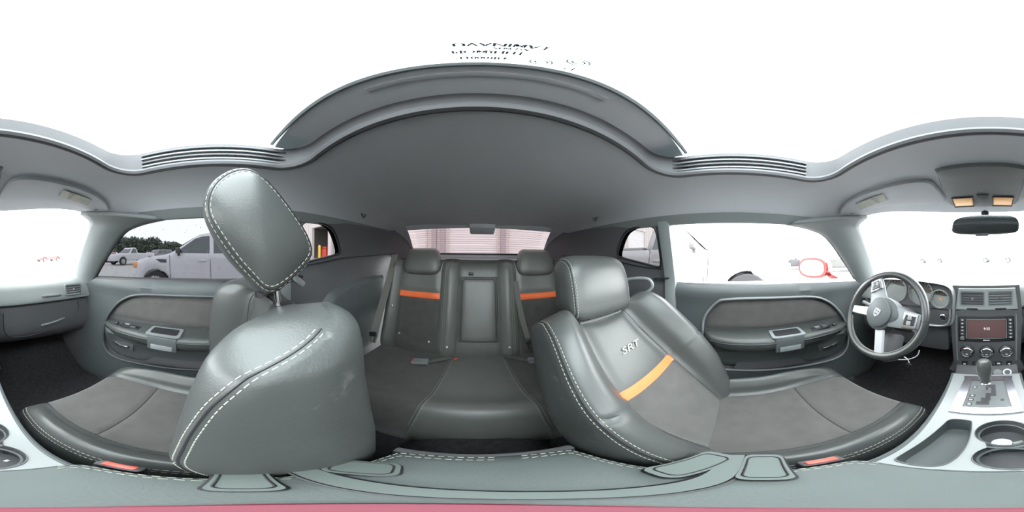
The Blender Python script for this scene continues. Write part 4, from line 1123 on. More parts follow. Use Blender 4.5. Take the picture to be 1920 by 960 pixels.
# side walls
for sx in (-1, 1):
    Pg = []
    for y in np.linspace(-0.17, 0.735, 30):
        wv = float(pch([-0.17, 0.10, 0.35, 0.55, 0.735], [0.095, 0.104, 0.117, 0.124, 0.148], [y])[0])
        Pg.append([(sx * wv * 0.96, y, cz(y) + 0.004), (sx * wv, y, cz(y) - 0.004), (sx * (wv + 0.004), y, cz(y) - 0.03), (sx * (wv + 0.006), y, -0.70), (sx * (wv + 0.02), y, -0.89)])
    b = B(); b.grid(np.array(Pg)); b.mk('console_side', PLA, cn)
b = B(); b.box((0, -0.168, -0.68), (0.205, 0.015, 0.42), 0.004); b.mk('console_back', PLD, cn)
edge = [(float(pch([-0.17, 0.10, 0.35, 0.55, 0.735], [0.095, 0.104, 0.117, 0.124, 0.148], [y])[0]) * 0.97, y) for y in np.linspace(0.10, 0.592, 14)]
outl = edge + [(-x, y) for x, y in edge[::-1]]
tray = cr([(-0.033, 0.330), (-0.068, 0.328), (-0.078, 0.30), (-0.088, 0.22), (-0.090, 0.165), (-0.082, 0.145), (-0.045, 0.143), (-0.030, 0.165), (-0.022, 0.24), (-0.024, 0.315)], 4, closed=True)
# two overlapping round cup holders, one opening
def fig8():
    out = []
    for t in np.linspace(R(-52), R(232), 26): out.append((0.035 + 0.050 * math.cos(t), 0.280 + 0.050 * math.sin(t)))
    for t in np.linspace(R(128), R(412), 26): out.append((0.035 + 0.045 * math.cos(t), 0.185 + 0.045 * math.sin(t)))
    return out
cup = fig8()
gate = [(-0.060, 0.560), (0.072, 0.560), (0.080, 0.375), (-0.070, 0.375)]
plate('silver_top', outl, [tray, cup], lambda a, b_, h: (a, b_, cz(b_) + h), 0.006, SIL, cn)
def well_part(poly, depth, nm, m, taper=0.9):
    c = np.mean(np.array(poly), 0)
    rows = []
    for f, k in ((0.004, 1.03), (0.009, 1.015), (0.009, 0.99), (0.0, 0.975), (-depth * 0.5, 0.5 * (1 + taper)), (-depth, taper)):
        rows.append([(c[0] + (x - c[0]) * k, c[1] + (y - c[1]) * k, CZ + f) for x, y in poly])
    b = B(); b.grid(np.array(rows), closed_j=True)
    n_ = len(poly); b.F.append(tuple(len(b.V) - n_ + i for i in range(n_)))
    return b.mk(nm, m, cn)
tr = well_part(tray, 0.045, 'side_tray', PLA, 0.85)
cp = well_part(cup, 0.070, 'cup_holder', PLD, 0.92)
b = B(); b.box((0.035, 0.236, CZ - 0.045), (0.070, 0.012, 0.05), 0.004); b.mk('cup_divider', PLG, cp)
for x, y, r_ in ((0.035, 0.280, 0.050), (0.035, 0.185, 0.045)):
    b = B(); b.tube([(x + r_ * 0.90 * math.cos(t), y + r_ * 0.90 * math.sin(t), CZ - 0.016) for t in np.linspace(0, 2 * math.pi, 30, endpoint=False)], 0.004, 6, closed=True); b.mk('cup_ring', PLA, cp)
for sx in (-1, 1):
    b = B(); b.tube([(sx * (x + 0.001), y, cz(y) + 0.004) for x, y in edge], 0.005, 6); b.mk('edge_welt', PLA, cn)
# shifter gate
gc = [(-0.048, 0.548), (0.060, 0.548), (0.066, 0.389), (-0.056, 0.389)]
rr_ = cr([(-0.066, 0.572), (0.078, 0.572), (0.088, 0.545), (0.088, 0.385), (0.072, 0.362), (-0.066, 0.362), (-0.082, 0.385), (-0.074, 0.55)], 4, closed=True)
gs = plate('shifter_bezel', rr_, [gc], lambda a, b_, h: (a, b_, cz(b_) + 0.005 + h), 0.008, mat('worn_chrome', (0.42, 0.42, 0.46), 0.22, metal=1.0), cn)
b = B(); b.prism(gc, lambda a, b_, h: (a, b_, cz(b_) + 0.004 + h), 0.004); gp = b.mk('gate_plate', mat('gate_grey', (0.085, 0.092, 0.094), 0.45, var=(30, 0.15)), gs)
slot = [(0.002, 0.522), (0.030, 0.522), (0.030, 0.455), (0.014, 0.455), (0.014, 0.430), (0.010, 0.430), (0.010, 0.408), (-0.024, 0.408), (-0.024, 0.425), (-0.012, 0.425), (-0.012, 0.445), (0.000, 0.445), (0.000, 0.470), (0.016, 0.470), (0.016, 0.505), (0.002, 0.505)]
b = B(); b.prism(slot, lambda a, b_, h: (a, b_, cz(b_) + 0.0082 + h), 0.0006); b.mk('gate_slot', PLB, gp)
for x, y in ((-0.034, 0.505), (-0.037, 0.455), (-0.039, 0.432), (-0.041, 0.409)):
    b = B(); b.tube([(x + p * 0.007, y + q * 0.006, cz(y) + 0.0086) for p, q in ((-1, -1), (1, -1), (1, 1), (-1, 1))], 0.0009, 4, closed=True); mk_ = b.mk('gear_window', PLB, gp)
for s_, x, y in (('P', -0.034, 0.505), ('R', -0.037, 0.455), ('N', -0.039, 0.432), ('D', -0.041, 0.409)):
    text('gear_letter', s_, 0.010, frame((x, y, cz(y) + 0.0086), (1, 0, 0), (0, 1, 0)), PRINT, gp, 0.0001)
b = B(); b.box((0.045, 0.432, cz(0.43) + 0.0086), (0.010, 0.010, 0.001)); b.mk('shift_symbol', PLB, gp)
# shifter
sf = empty('gear_shifter', (0.002, 0.49, CZ + 0.01), 'black leather automatic gear shifter knob standing in the chrome gate', 'gear shifter')
bx_ = Vector((0.002, 0.490, CZ + 0.008)); ax_ = Vector((-0.05, 0.12, 1)).normalized()
b = B(); b.lathe([(0.007, 0), (0.006, 0.045)], bx_, axis=ax_, n=12); b.mk('shaft', CHR, sf)
b = B(); b.lathe([(0.008, 0.030), (0.015, 0.034), (0.017, 0.042), (0.010, 0.046)], bx_, axis=ax_, n=18); b.mk('collar', CHR, sf)
b = B(); b.lathe([(0.013, 0.042), (0.019, 0.066), (0.023, 0.095), (0.0255, 0.120), (0.0240, 0.138), (0.017, 0.149), (0.002, 0.153)], bx_, axis=ax_, n=24); kb = b.mk('knob', LEA, sf)
st = B()
for sx in (-1, 1):
    e1 = ax_.cross(Vector((0, 1, 0))).normalized()
    dashes(st, [bx_ + ax_ * h + e1 * sx * (r_ + 0.0005) * 0.92 - Vector((0, 1, 0)) * (r_ + 0.0005) * 0.39 for r_, h in ((0.019, 0.066), (0.023, 0.095), (0.0255, 0.120), (0.0240, 0.137))], 0.004, 0.0025, 0.0008)
st.mk('stitching', THR, kb, kind='stuff')
# sockets ahead of the gate
for x, lit, nm in ((0.045, False, 'socket_cap'), (0.085, True, 'power_socket')):
    c = (x, 0.676, -0.588)
    b = B(); b.lathe([(0.019, 0), (0.018, 0.006), (0.013, 0.007)], c, axis=(0, -0.75, 0.66), n=24); q = b.mk(nm, PLG if not lit else PRINT, cn)
    b = B(); b.lathe([(0.0125, 0.006), (0.0125, 0.0085)], c, axis=(0, -0.75, 0.66), n=20); b.mk('socket_centre', PLG if not lit else PLD, q)
b = B(); b.box((0.0, 0.690, -0.605), (0.27, 0.09, 0.03), 0.01, rot=(0.80, 0, 0)); b.mk('socket_panel', PLD, cn)
b = B(); b.box((0.0, 0.622, -0.622), (0.26, 0.07, 0.02), 0.004); b.mk('front_bin', PLB, cn)
# armrest lid
lid = cr([(0.0, 0.116), (0.060, 0.114), (0.092, 0.108), (0.104, 0.085), (0.104, 0.0), (0.100, -0.10), (0.094, -0.145), (0.080, -0.158), (0.0, -0.161), (-0.080, -0.158), (-0.094, -0.145), (-0.100, -0.10), (-0.104, 0.0), (-0.104, 0.085), (-0.092, 0.108), (-0.060, 0.114)], 5, closed=True)
rows = []
for k, z in ((0.985, -0.522), (1.0, -0.512), (1.015, -0.49), (1.015, -0.470), (1.0, -0.457), (0.96, -0.4515), (0.85, -0.4495), (0.6, -0.448), (0.3, -0.4475), (0.01, -0.447)):
    rows.append([(x * k, y * k, z) for x, y in lid])
b = B(); b.grid(np.array(rows), closed_j=True); b.F.append(tuple(range(len(lid)))); ld = b.mk('armrest_lid', LEAL, cn)
st = B()
for k in (0.975, 0.925):
    lp = [(x * k, y * k, -0.4515 if k > 0.95 else -0.4500) for x, y in lid]
    i0 = 8; dashes(st, [(p[0], p[1], p[2]) for p in lp[8:42]], 0.0062, 0.0036, 0.0007); dashes(st, lp[42:74], 0.0062, 0.0036, 0.0007)
st.mk('stitching', THR, ld, kind='stuff')
b = B(); b.box((0, 0.118, -0.485), (0.07, 0.010, 0.02), 0.004); b.mk('lid_latch', PLD, ld)
# bits of litter in the tray and cup holders
b = B(); b.lathe([(0.018, 0), (0.018, 0.002)], (0.030, 0.272, CZ - 0.069), n=20); b.mk('paper_disc', PRINT, label='round pale paper disc at the bottom of the far cup holder', cat='paper')
b = B(); b.box((0.058, 0.268, CZ - 0.066), (0.020, 0.012, 0.004), 0.001, rot=(0, 0.1, 0.4)); b.mk('paper_scrap', LAB, label='small crumpled scrap beside the paper disc in the cup holder', cat='scrap')
b = B(); b.box((0.058, 0.190, CZ - 0.068), (0.008, 0.006, 0.003), 0.001, rot=(0, 0, 0.6)); b.mk('paper_crumb', PRINT, label='tiny white crumb in the near cup holder', cat='scrap')
# red-button buckles of the front belts
for sx, lb in ((-1, 'front belt buckle with red button between driver seat and console'), (1, 'front belt buckle with red button between passenger seat and console')):
    e = empty('front_belt_buckle', (sx * 0.118, 0.065, -0.56), lb, 'buckle', 'front belt buckles')
    b = B(); b.box((sx * 0.1180, 0.078, -0.503), (0.018, 0.048, 0.085), 0.005); b.mk('buckle_body', PLB, e)
    b = B(); b.box((sx * 0.1180, 0.078, -0.459), (0.010, 0.034, 0.005), 0.002); b.mk('release_button', REDP, e)

# camera stand lying across the armrest lid
cst = empty('camera_stand', (0.0, -0.02, -0.447), 'grey-green camera stand with four flat pads and pink hub on the armrest', 'stand')
def pad(c, wd, ht, rz):
    M = Matrix.Translation((c[0], c[1], -0.4465)) @ Matrix.Rotation(R(rz), 4, 'Z')
    b = B(M); b.prism(rrect(0, 0, wd, ht, 0.010, 4), lambda a, b_, h: (a, b_, h), 0.010); p_ = b.mk('pad', STAND, cst)
    b = B(M); b.tube([(x, y, 0.0105) for x, y in rrect(0, 0, wd * 0.82, ht * 0.8, 0.008, 4)], 0.0010, 4, closed=True); b.mk('pad_groove', PLB, p_)
    b = B(M); b.tube([(x, y, 0.001) for x, y in rrect(0, 0, wd, ht, 0.010, 4)], 0.0022, 4, closed=True); b.mk('pad_edge', PLB, p_)
pad((0.100, -0.012), 0.070, 0.034, -6); pad((0.088, -0.092), 0.056, 0.038, 24)
pad((-0.118, -0.030), 0.082, 0.036, -28); pad((-0.112, 0.024), 0.074, 0.036, -10)
arc = cr([(0.132, -0.056, -0.440), (0.100, -0.056, -0.440), (0.050, -0.054, -0.440), (0.0, -0.043, -0.440), (-0.040, -0.028, -0.440), (-0.085, -0.010, -0.440), (-0.150, 0.002, -0.440)], 5)
b = B(); b.strip(arc, (0, 0.020, 0), (0, 0, 0.006)); b.mk('cross_bar', STAND, cst)
for d in (-0.0115, 0.0115):
    b = B(); b.tube([(p[0], p[1] + d, p[2] - 0.002) for p in arc], 0.0022, 5); b.mk('bar_edge', PLB, cst)
b = B(); b.lathe([(0.017, 0), (0.017, 0.006), (0.014, 0.009)], (0.014, -0.006, -0.447), n=28); b.mk('hub', PINK, cst)

# ------------------------------------------------------------------ overhead: mirror, map lamps, visors
oc = empty('overhead_console', (0.0, 0.60, 0.215), 'grey overhead console with two amber map lamps behind the windscreen mirror', 'overhead console')
rows = []
for k, dz in ((1.0, 0.012), (1.0, 0.0), (0.96, -0.010), (0.85, -0.013), (0.6, -0.013), (0.35, -0.013), (0.02, -0.013)):
    rows.append([((x + 0.005) * k - 0.005, (y - 0.565) * k + 0.565, ceil_z((x + 0.005) * k - 0.005, (y - 0.565) * k + 0.565) + dz) for x, y in cr([(-0.12, 0.675), (0.11, 0.675), (0.135, 0.60), (0.125, 0.47), (0.10, 0.43), (-0.11, 0.43), (-0.135, 0.47), (-0.145, 0.60)], 4, closed=True)])
b = B(); b.grid(np.array(rows), closed_j=True); b.mk('console_shell', PIL, oc)
for x in (-0.082, 0.072):
    z = ceil_z(x, 0.632) - 0.014
    b = B(); b.box((x, 0.632, z), (0.074, 0.055, 0.010), 0.004, rot=(-0.27, 0, 0)); b.mk('map_lamp', AMB, oc)
    b = B(); b.tube([(x + p * 0.040, 0.632 + q * 0.030, z - 0.004 - 0.30 * q * 0.03) for p, q in ((-1, -1), (1, -1), (1, 1), (-1, 1))], 0.003, 5, closed=True); b.mk('lamp_frame', PLD, oc)
b = B(); b.box((-0.005, 0.61, ceil_z(0, 0.61) - 0.016), (0.045, 0.05, 0.008), 0.003, rot=(-0.3, 0, 0)); b.mk('switch_block', PLD, oc)
mi = empty('rear_view_mirror', (0.0, 0.635, 0.08), 'black interior mirror hanging below the overhead console', 'mirror')
out_m = cr([(-0.118, 0.092), (-0.125, 0.115), (-0.110, 0.145), (-0.05, 0.158), (0.05, 0.160), (0.105, 0.155), (0.128, 0.140), (0.132, 0.112), (0.120, 0.092), (0.05, 0.084), (-0.05, 0.084)], 5, closed=True)
cmx = np.mean(out_m, 0)
rows = [[(cmx[0] + (x - cmx[0]) * k, 0.625 + dy, cmx[1] + (z - cmx[1]) * k) for x, z in out_m] for k, dy in ((0.94, -0.012), (1.0, -0.008), (1.0, 0.012), (0.9, 0.030), (0.5, 0.042), (0.02, 0.045))]
b = B(); b.grid(np.array(rows), closed_j=True); b.mk('mirror_shell', PLB, mi)
b = B(); b.prism([(cmx[0] + (x - cmx[0]) * 0.94, cmx[1] + (z - cmx[1]) * 0.94) for x, z in out_m], lambda a, c, h: (a, 0.612 + h, c), 0.002); b.mk('mirror_glass', mat('dark_mirror', (0.30, 0.33, 0.33), 0.06, metal=1.0), mi)
b = B(); b.tube([(0.0, 0.665, 0.125), (0.0, 0.69, 0.16), (0.0, 0.72, 0.19)], [0.014, 0.012, 0.02], 10); b.mk('mirror_arm', PLB, mi)
b = B(); b.box((-0.01, 0.613, 0.081), (0.05, 0.012, 0.010), 0.003); b.mk('mirror_buttons', PLD, mi)
for sx, lb in ((-1, 'grey sun visor folded up above the steering wheel, with warning label'), (1, 'grey sun visor folded up on the passenger side, with warning label')):
    v = empty('sun_visor', (sx * 0.36, 0.52, 0.20), lb, 'sun visor', 'sun visors')
    vo = cr([(0.165, 0.640), (0.30, 0.610), (0.44, 0.555), (0.545, 0.500), (0.555, 0.445), (0.50, 0.425), (0.33, 0.450), (0.185, 0.475), (0.155, 0.53)], 5, closed=True)
    cv = vo.mean(0)
    rows = [[(sx * (cv[0] + (x - cv[0]) * k), cv[1] + (y - cv[1]) * k, ceil_z(cv[0] + (x - cv[0]) * k, cv[1] + (y - cv[1]) * k) + dz) for x, y in vo] for k, dz in ((0.97, 0.004), (1.0, -0.006), (0.97, -0.014), (0.8, -0.016), (0.4, -0.016), (0.02, -0.016))]
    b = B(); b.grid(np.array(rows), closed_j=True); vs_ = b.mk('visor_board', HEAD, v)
    lb_ = [(0.300, 0.440), (0.430, 0.452), (0.470, 0.505), (0.330, 0.500)]
    lb_ = [(0.345, 0.475), (0.465, 0.455), (0.485, 0.500), (0.360, 0.525)]
    b = B(); b.prism(lb_, lambda x, y, h, sx=sx: (sx * x, y, ceil_z(x, y) - 0.0185 - h), 0.001); lo_ = b.mk('warning_label', LAB, v)
    b = B()
    for k in range(4):
        b.box((sx * (0.415 + 0.004 * k), 0.475 + 0.010 * k, ceil_z(0.415, 0.475 + 0.010 * k) - 0.0205), (0.08, 0.002, 0.001), rot=(0, 0, sx * -0.16))
    b.mk('label_lines', PLG, lo_)
    b = B(); b.tube([(sx * 0.535, 0.490, ceil_z(0.535, 0.49) + 0.004), (sx * 0.535, 0.490, ceil_z(0.535, 0.49) - 0.014)], 0.012, 10); b.mk('visor_pivot', PLD, v)

# ------------------------------------------------------------------ the yard outside
def gz(x, y):
    return 0.0 + 0.075 * max(0.0, -y - 3.5)                        # the yard climbs towards the workshop
P = np.array([[(x, y, gz(x, y)) for x in np.r_[-60, -30, np.linspace(-15, 15, 13), 30, 60]] for y in np.r_[-11.6, np.linspace(-10, 10, 21), 30, 70]])
b = B(); b.grid(P); b.mk('ground', ASPH, kind='structure', cat='ground', label='grey tarmac yard around the car', ground=True)

def car(name, label, cat, x, y, rz, prof, wheels, wr, hw, belt, paint, wins, doors=(), mirror=None, lamps=(), handles=(), group=None, rim=ALLOY, screen=None, bed=None):
    """prof: upper outline from front bottom over the roof to the rear bottom, local y forward; wins: side window outlines"""
    r = empty(name, (x, y, gz(x, y)), label, cat, group, rotz=rz, ground=True)
    prof = [tuple(p) for p in prof]
    bot = []
    zb = prof[-1][1]
    for wy in sorted(wheels):
        ra = wr + 0.05
        t0 = math.asin(max(-1, min(1, (zb - wr) / ra)))
        for t in np.linspace(math.pi - t0, t0, 13): bot.append((wy + ra * math.cos(t), wr + ra * math.sin(t)))
    out = prof + bot
    VV, T, loops = flat_mesh(out, [], 0.09)
    d = dist_poly(loops[0], VV)
    up = [p for p in prof if p[1] > zb + 0.02]
    def hx(yy, zz, dd=1.0):
        w_ = hw * (1 - 0.015 * abs(zz - 0.6)) - 0.38 * max(0, zz - belt)
        w_ -= 0.05 * max(0, 1 - dd / 0.10) ** 2
        ends = max(abs(prof[0][0]), abs(prof[-1][0]))
        w_ -= 0.22 * max(0, (abs(yy) - ends * 0.72) / (ends * 0.28)) ** 2.5
        return w_
    n_ = len(VV)
    V = [(hx(a, c, dd), a, c) for (a, c), dd in zip(VV, d)] + [(-hx(a, c, dd), a, c) for (a, c), dd in zip(VV, d)]
    F = [tuple(t) for t in T] + [tuple(n_ + i for i in t[::-1]) for t in T]
    ec = {}
    for t in T:
        for i in range(3):
            k = tuple(sorted((t[i], t[(i + 1) % 3]))); ec[k] = ec.get(k, 0) + 1
    for (a, c), q in ec.items():
        if q == 1: F.append((a, c, n_ + c, n_ + a))
    mk('body', V, F, paint, r, local=True, smooth=55)
    for wv in wins:
        wv = [tuple(p) for p in wv]
        for s in (1, -1):
            VV2, T2, _ = flat_mesh(wv, [], 0.15)
            mk('side_window', [(s * (hx(a, c) + 0.006), a, c) for a, c in VV2], T2, CARG, r, local=True)
    if screen:                                                   # windscreen and back glass as (front/back edge pairs)
        for (y0, z0, y1, z1) in screen:
            nrm = Vector((0, z0 - z1, y1 - y0)).normalized()
            if nrm.z < 0: nrm = -nrm
            Pq = [[(k * (hx((y0 + (y1 - y0) * f), (z0 + (z1 - z0) * f)) - 0.09), y0 + (y1 - y0) * f + nrm.y * 0.012, z0 + (z1 - z0) * f + nrm.z * 0.012) for k in np.linspace(-1, 1, 5)] for f in np.linspace(0.06, 0.94, 4)]
            b = B(); b.grid(np.array(Pq)); b.mk('windscreen', CARG, r, local=True)
    for wy in wheels:
        for s in (1, -1):
            cx_ = s * (hw - 0.12)
            b = B(); b.lathe([(wr * 0.66, -0.10), (wr * 0.95, -0.105), (wr, -0.08), (wr, 0.08), (wr * 0.95, 0.105), (wr * 0.66, 0.10)], (cx_, wy, wr), axis=(s, 0, 0), n=28, cap=False); ty = b.mk('tyre', TYRE, r, local=True)
            b = B(); b.lathe([(wr * 0.68, 0.07), (wr * 0.64, 0.095), (wr * 0.60, 0.05), (0.05, 0.04)], (cx_, wy, wr), axis=(s, 0, 0), n=28)
            for k in range(5):
                t = 2 * math.pi * k / 5
                b.box((cx_ + s * 0.075, wy + wr * 0.34 * math.cos(t), wr + wr * 0.34 * math.sin(t)), (0.04, wr * 0.62, wr * 0.17), 0.01, rot=(t, 0, 0))
            b.lathe([(0.06, 0.05), (0.055, 0.10)], (cx_, wy, wr), axis=(s, 0, 0), n=14)
            b.mk('wheel', rim, r, local=True)
    for (dy, z0, z1) in doors:
        for s in (1, -1):
            b = B(); b.tube([(s * (hx(dy, z) + 0.001), dy + 0.05 * (z - z0), z) for z in np.linspace(z0, z1, 5)], 0.006, 5); b.mk('door_gap', PLB, r, local=True)
    for (hy, hz) in handles:
        for s in (1, -1):
            b = B(); b.box((s * (hx(hy, hz) + 0.02), hy, hz), (0.03, 0.20, 0.035), 0.012); b.box((s * (hx(hy, hz) + 0.004), hy, hz), (0.012, 0.15, 0.06), 0.005); b.mk('door_handle', paint if paint is not BLACKC else CHR, r, local=True)
    if mirror:
        for s in (1, -1):
            b = B(); b.box((s * (hx(*mirror) + 0.13), mirror[0], mirror[1]), (0.20, 0.10, 0.15), 0.04, seg=3); b.box((s * (hx(*mirror) + 0.03), mirror[0], mirror[1] - 0.08), (0.10, 0.06, 0.10), 0.02); b.mk('wing_mirror', PLD, r, local=True)
    for (ly, lz, a, c, m) in lamps:
        for s in (1, -1):
            b = B(); b.box((s * (hx(ly, lz) - 0.03), ly, lz), (0.10, a, c), 0.03, seg=3); b.mk('lamp', m, r, local=True)
    return r

HATCH = cr([(2.00, 0.30), (2.06, 0.50), (2.04, 0.72), (1.92, 0.90), (1.45, 1.02), (1.00, 1.09), (0.72, 1.25), (0.32, 1.52), (0.10, 1.605), (-0.6, 1.66), (-1.5, 1.62), (-1.88, 1.54), (-1.98, 1.2), (-2.05, 0.8), (-2.03, 0.45), (-1.98, 0.30)], 4)
SEDAN = cr([(2.35, 0.28), (2.40, 0.50), (2.35, 0.70), (2.10, 0.82), (1.5, 0.93), (1.05, 0.99), (0.75, 1.14), (0.30, 1.38), (-0.1, 1.45), (-0.7, 1.44), (-1.1, 1.34), (-1.65, 1.08), (-2.2, 1.02), (-2.38, 0.85), (-2.40, 0.5), (-2.35, 0.30)], 4)
SUV = cr([(2.25, 0.36), (2.30, 0.60), (2.26, 0.88), (2.05, 1.02), (1.35, 1.12), (1.05, 1.17), (0.75, 1.40), (0.45, 1.64), (0.2, 1.72), (-1.4, 1.74), (-1.95, 1.66), (-2.15, 1.30), (-2.28, 0.95), (-2.26, 0.55), (-2.2, 0.38)], 4)
PICK = cr([(2.75, 0.42), (2.82, 0.65), (2.80, 0.98), (2.60, 1.09), (1.60, 1.16), (1.25, 1.20), (0.98, 1.42), (0.70, 1.70), (0.52, 1.79), (0.30, 1.81), (0.13, 1.76), (0.05, 1.45), (0.02, 1.26), (-0.1, 1.23), (-2.6, 1.23), (-2.72, 1.20), (-2.76, 0.8), (-2.72, 0.48)], 4)
hw_ = [[(0.80, 1.12), (0.34, 1.46), (0.16, 1.52), (-0.02, 1.535), (-0.02, 1.10)], [(-0.12, 1.10), (-0.12, 1.535), (-0.95, 1.56), (-1.0, 1.12)], [(-1.12, 1.13), (-1.08, 1.55), (-1.55, 1.53), (-1.62, 1.25)]]
sw_ = [[(0.62, 1.02), (0.22, 1.32), (-0.18, 1.37), (-0.18, 1.02)], [(-0.26, 1.02), (-0.26, 1.37), (-0.75, 1.34), (-1.15, 1.12), (-1.2, 1.04)]]
vw_ = [[(0.80, 1.20), (0.42, 1.56), (0.20, 1.63), (-0.1, 1.64), (-0.1, 1.18)], [(-0.2, 1.18), (-0.2, 1.64), (-1.05, 1.65), (-1.1, 1.18)], [(-1.2, 1.18), (-1.15, 1.64), (-1.75, 1.60), (-1.95, 1.25)]]
pw_ = [[(1.02, 1.23), (0.72, 1.58), (0.56, 1.70), (0.24, 1.71), (0.18, 1.24)]]
# boxy white hatchback right beside the passenger window
hb_ = car('hatchback_car', 'boxy silver-white hatchback parked right outside the tinted passenger window', 'car', 4.75, 0.35, R(4), HATCH, (1.32, -1.23), 0.33, 0.89, 1.05, WHITEC, hw_, doors=((0.92, 0.45, 1.06), (-0.06, 0.40, 1.5), (-1.05, 0.45, 1.5)), mirror=(0.72, 1.17), handles=((0.15, 0.93), (-0.90, 0.93)), lamps=((1.90, 0.80, 0.22, 0.16, LAMPO), (1.98, 0.55, 0.10, 0.10, LAMPW)), screen=((1.00, 1.09, 0.32, 1.52),))
for s in (-1, 1):
    b = B(); b.prism([(1.02, 0.96), (1.30, 0.96), (1.18, 0.88), (1.03, 0.87)], lambda a, c, h, s=s: (s * (0.872 + h), a, c), 0.02); b.mk('fender_vent', PLD, hb_, local=True)
# driver side
pk = car('pickup_truck', 'bright white pickup truck parked close outside the open driver window', 'truck', -3.75, -1.70, R(0), PICK, (1.95, -1.75), 0.40, 0.98, 1.18, WHITEB, pw_, doors=((1.25, 0.55, 1.18), (0.10, 0.5, 1.22)), mirror=(1.02, 1.30), handles=((0.30, 1.02),), lamps=((2.72, 0.88, 0.18, 0.2, LAMPW),), screen=((1.25, 1.20, 0.70, 1.70),))
b = B(); b.box((0, -1.35, 1.262), (1.62, 2.45, 0.07), 0.02); b.mk('bed_cover', GREYC, pk, local=True)
car('sedan_car', 'black sedan parked beyond the hood of the white pickup', 'car', -14.6, 5.2, R(-18), SEDAN, (1.42, -1.40), 0.33, 0.90, 1.0, BLACKC, sw_, doors=((0.9, 0.4, 1.0), (-0.22, 0.4, 1.3)), handles=((0.0, 0.88),), mirror=(0.65, 1.05), lamps=((-2.3, 0.85, 0.1, 0.14, LAMPR), (2.25, 0.7, 0.15, 0.14, LAMPW)), screen=((1.05, 0.99, 0.30, 1.38), (-1.65, 1.08, -1.1, 1.34)))
car('sedan_car', 'silver sedan parked side-on beyond the red door mirror', 'car', -10.6, 7.6, R(-36), SEDAN, (1.42, -1.40), 0.33, 0.90, 1.0, SILVC, sw_, doors=((0.9, 0.4, 1.0), (-0.22, 0.4, 1.3)), handles=((0.0, 0.88), (-1.1, 0.9)), mirror=(0.65, 1.05), lamps=((-2.3, 0.85, 0.1, 0.14, LAMPR), (2.25, 0.7, 0.15, 0.14, LAMPW)), screen=((1.05, 0.99, 0.30, 1.38), (-1.65, 1.08, -1.1, 1.34)))
# ahead, washed out through the windscreen
car('pickup_truck', 'pale pickup truck washed out in daylight straight ahead of the windscreen', 'truck', 1.5, 27.0, R(78), PICK, (1.95, -1.75), 0.40, 0.98, 1.18, WHITEB, pw_, screen=((1.25, 1.20, 0.70, 1.70),))
car('sedan_car', 'dark red sedan seen low through the passenger side of the windscreen', 'car', 13.5, 24.0, R(100), SEDAN, (1.42, -1.40), 0.33, 0.90, 1.0, REDCC, sw_, screen=((1.05, 0.99, 0.30, 1.38), (-1.65, 1.08, -1.1, 1.34)))
car('sedan_car', 'grey sedan seen through the windscreen above the steering wheel', 'car', -9.5, 26.0, R(-80), SEDAN, (1.42, -1.40), 0.33, 0.90, 1.0, GREYC, sw_, screen=((1.05, 0.99, 0.30, 1.38), (-1.65, 1.08, -1.1, 1.34)))
# row beyond the hatchback
car('pickup_truck', 'white pickup truck in the row beyond the hatchback bonnet', 'truck', 15.5, 9.3, R(70), PICK, (1.95, -1.75), 0.40, 0.98, 1.18, WHITEC, pw_, lamps=((-2.70, 0.95, 0.10, 0.3, LAMPR),), screen=((1.25, 1.20, 0.70, 1.70),))
car('sedan_car', 'small red sedan far off ahead of the hatchback front bumper', 'car', 19.0, 15.2, R(135), SEDAN, (1.42, -1.40), 0.33, 0.90, 1.0, REDCC, sw_, screen=((1.05, 0.99, 0.30, 1.38), (-1.65, 1.08, -1.1, 1.34)))
car('suv_car', 'grey estate car standing far off under the trees', 'car', 21.0, 8.5, R(60), SUV, (1.40, -1.38), 0.36, 0.92, 1.15, GREYC, vw_, screen=((1.05, 1.17, 0.45, 1.64),))

# trees on the skyline behind the row
for k, (x, y, h) in enumerate(((36, 32, 5.2), (44, 33.5, 6.4), (36.5, 25.5, 5.6), (44.5, 26.5, 6.6), (37, 19.5, 4.8), (45, 20, 6.0), (39, 12.5, 4.0))):
    place = ('at the front end of the near line of', 'at the front end of the far line of', 'second in the near line of', 'tallest, in the middle of the far line of', 'third in the near line of', 'at the back end of the far line of', 'lowest, at the back end of', 'standing ahead of')[k]
    t = empty('tree', (x, y, 0), f'dull green tree {place} the distant trees', 'tree', 'trees on the skyline', ground=True)
    V = []; F = []
    for i in range(1300):
        v = rng.normal(size=3); v /= np.linalg.norm(v); q = v * (0.55 + 0.45 * rng.random()) * np.array([2.75, 2.75, h * 0.38]) + np.array([0, 0, h * 0.66])
        a = rng.normal(size=3) * 0.28; c = rng.normal(size=3) * 0.28; n0 = len(V)
        V += [q, q + a, q + a + c, q + c]; F.append((n0, n0 + 1, n0 + 2, n0 + 3))
    mk('crown', V, F, LEAF, t, local=True, smooth=0)
    b = B(); b.tube([(0, 0, -0.1), (0.1, 0, h * 0.35), (0, 0.1, h * 0.7)], [0.28, 0.2, 0.1], 8); b.mk('trunk', BARK, t, local=True)

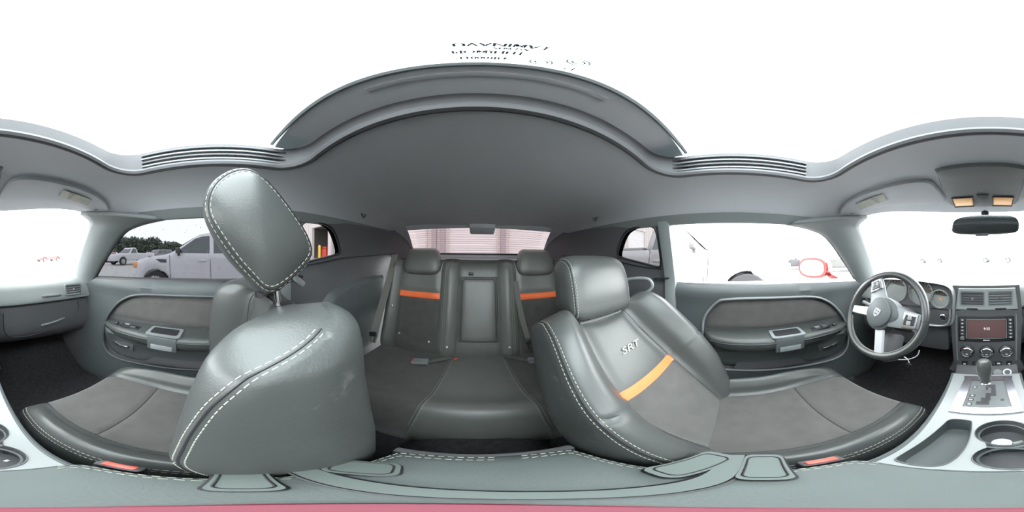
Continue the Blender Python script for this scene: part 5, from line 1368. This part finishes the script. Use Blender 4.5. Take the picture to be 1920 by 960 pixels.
# workshop with roll-up doors behind the car
YB = -11.0; GB = gz(0, YB)
wk = empty('workshop_building', (0, YB - 1, GB), 'long pale workshop with white roll-up doors and one open bay', 'building', ground=True)
bays = [(-18.4, -14.8), (-12.6, -9.0), (-6.2, -2.2), (-1.35, 1.95), (3.6, 7.0), (9.0, 12.4)]
openb = (14.3, 17.6)
holes = [[(a, 0.0001), (c, 0.0001), (c, 3.9), (a, 3.9)] for a, c in bays + [openb]]
poly = [(-24, 0)]
for a, c in sorted(bays + [openb]): poly += [(a, 0), (a, 3.9), (c, 3.9), (c, 0)]
poly += [(24, 0), (24, 6.5), (-24, 6.5)]
plate('front_wall', poly, [], lambda a, b_, h: (a, YB - h, GB + b_), 0.35, BWALL, wk, ground=True)
sec_me = None
for a, c in bays:
    for k in range(9):
        b = B(); z0 = GB + 0.433 * k
        b.box(((a + c) / 2, YB - 0.18, z0 + 0.2165), (c - a - 0.04, 0.06, 0.42), 0.02, seg=1); b.mk('roll_door_section', BDOOR, wk, ground=True)
for x in np.arange(-23.5, 24, 0.6):                               # standing ribs of the sheet wall
    if not any(a - 0.05 < x < c + 0.05 for a, c in bays + [openb]):
        b = B(); b.box((x, YB + 0.02, GB + 3.2), (0.07, 0.05, 6.4), 0.01, seg=1); b.mk('wall_rib', BWALL, wk, ground=True)
for x in (-13.7, -7.6, -1.75, 2.35, 2.95, 8.0, 13.4):
    b = B(); b.box((x, YB + 0.08, GB + 2.0), (0.34, 0.2, 4.0), 0.02, seg=1); b.mk('door_column', BCOL, wk, ground=True)
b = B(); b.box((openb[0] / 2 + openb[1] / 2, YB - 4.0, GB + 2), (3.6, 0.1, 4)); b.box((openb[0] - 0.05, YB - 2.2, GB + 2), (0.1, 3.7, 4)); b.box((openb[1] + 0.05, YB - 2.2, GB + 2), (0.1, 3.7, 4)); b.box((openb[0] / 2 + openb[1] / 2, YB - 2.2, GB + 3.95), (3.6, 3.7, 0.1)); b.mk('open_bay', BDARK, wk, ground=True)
b = B(); b.box((13.4, YB + 0.2, GB + 3.0), (0.9, 0.04, 0.5), 0.01); b.mk('wall_notice', WHITEB, wk, ground=True)
b = B(); b.lathe([(0.14, 0), (0.14, 1.5), (0.10, 1.6), (0.01, 1.63)], (14.6, YB + 0.9, GB - 0.07), n=16); b.mk('bollard', YEL, ground=True, label='yellow steel bollard standing at the open workshop bay', cat='bollard')
b = B(); b.box((16.3, YB - 1.2, GB + 0.6), (0.9, 0.6, 1.2), 0.05); b.box((16.3, YB - 1.2, GB + 1.35), (0.8, 0.5, 0.3), 0.05); b.mk('tool_cabinet', REDP, ground=True, label='red tool cabinet inside the open workshop bay', cat='cabinet')
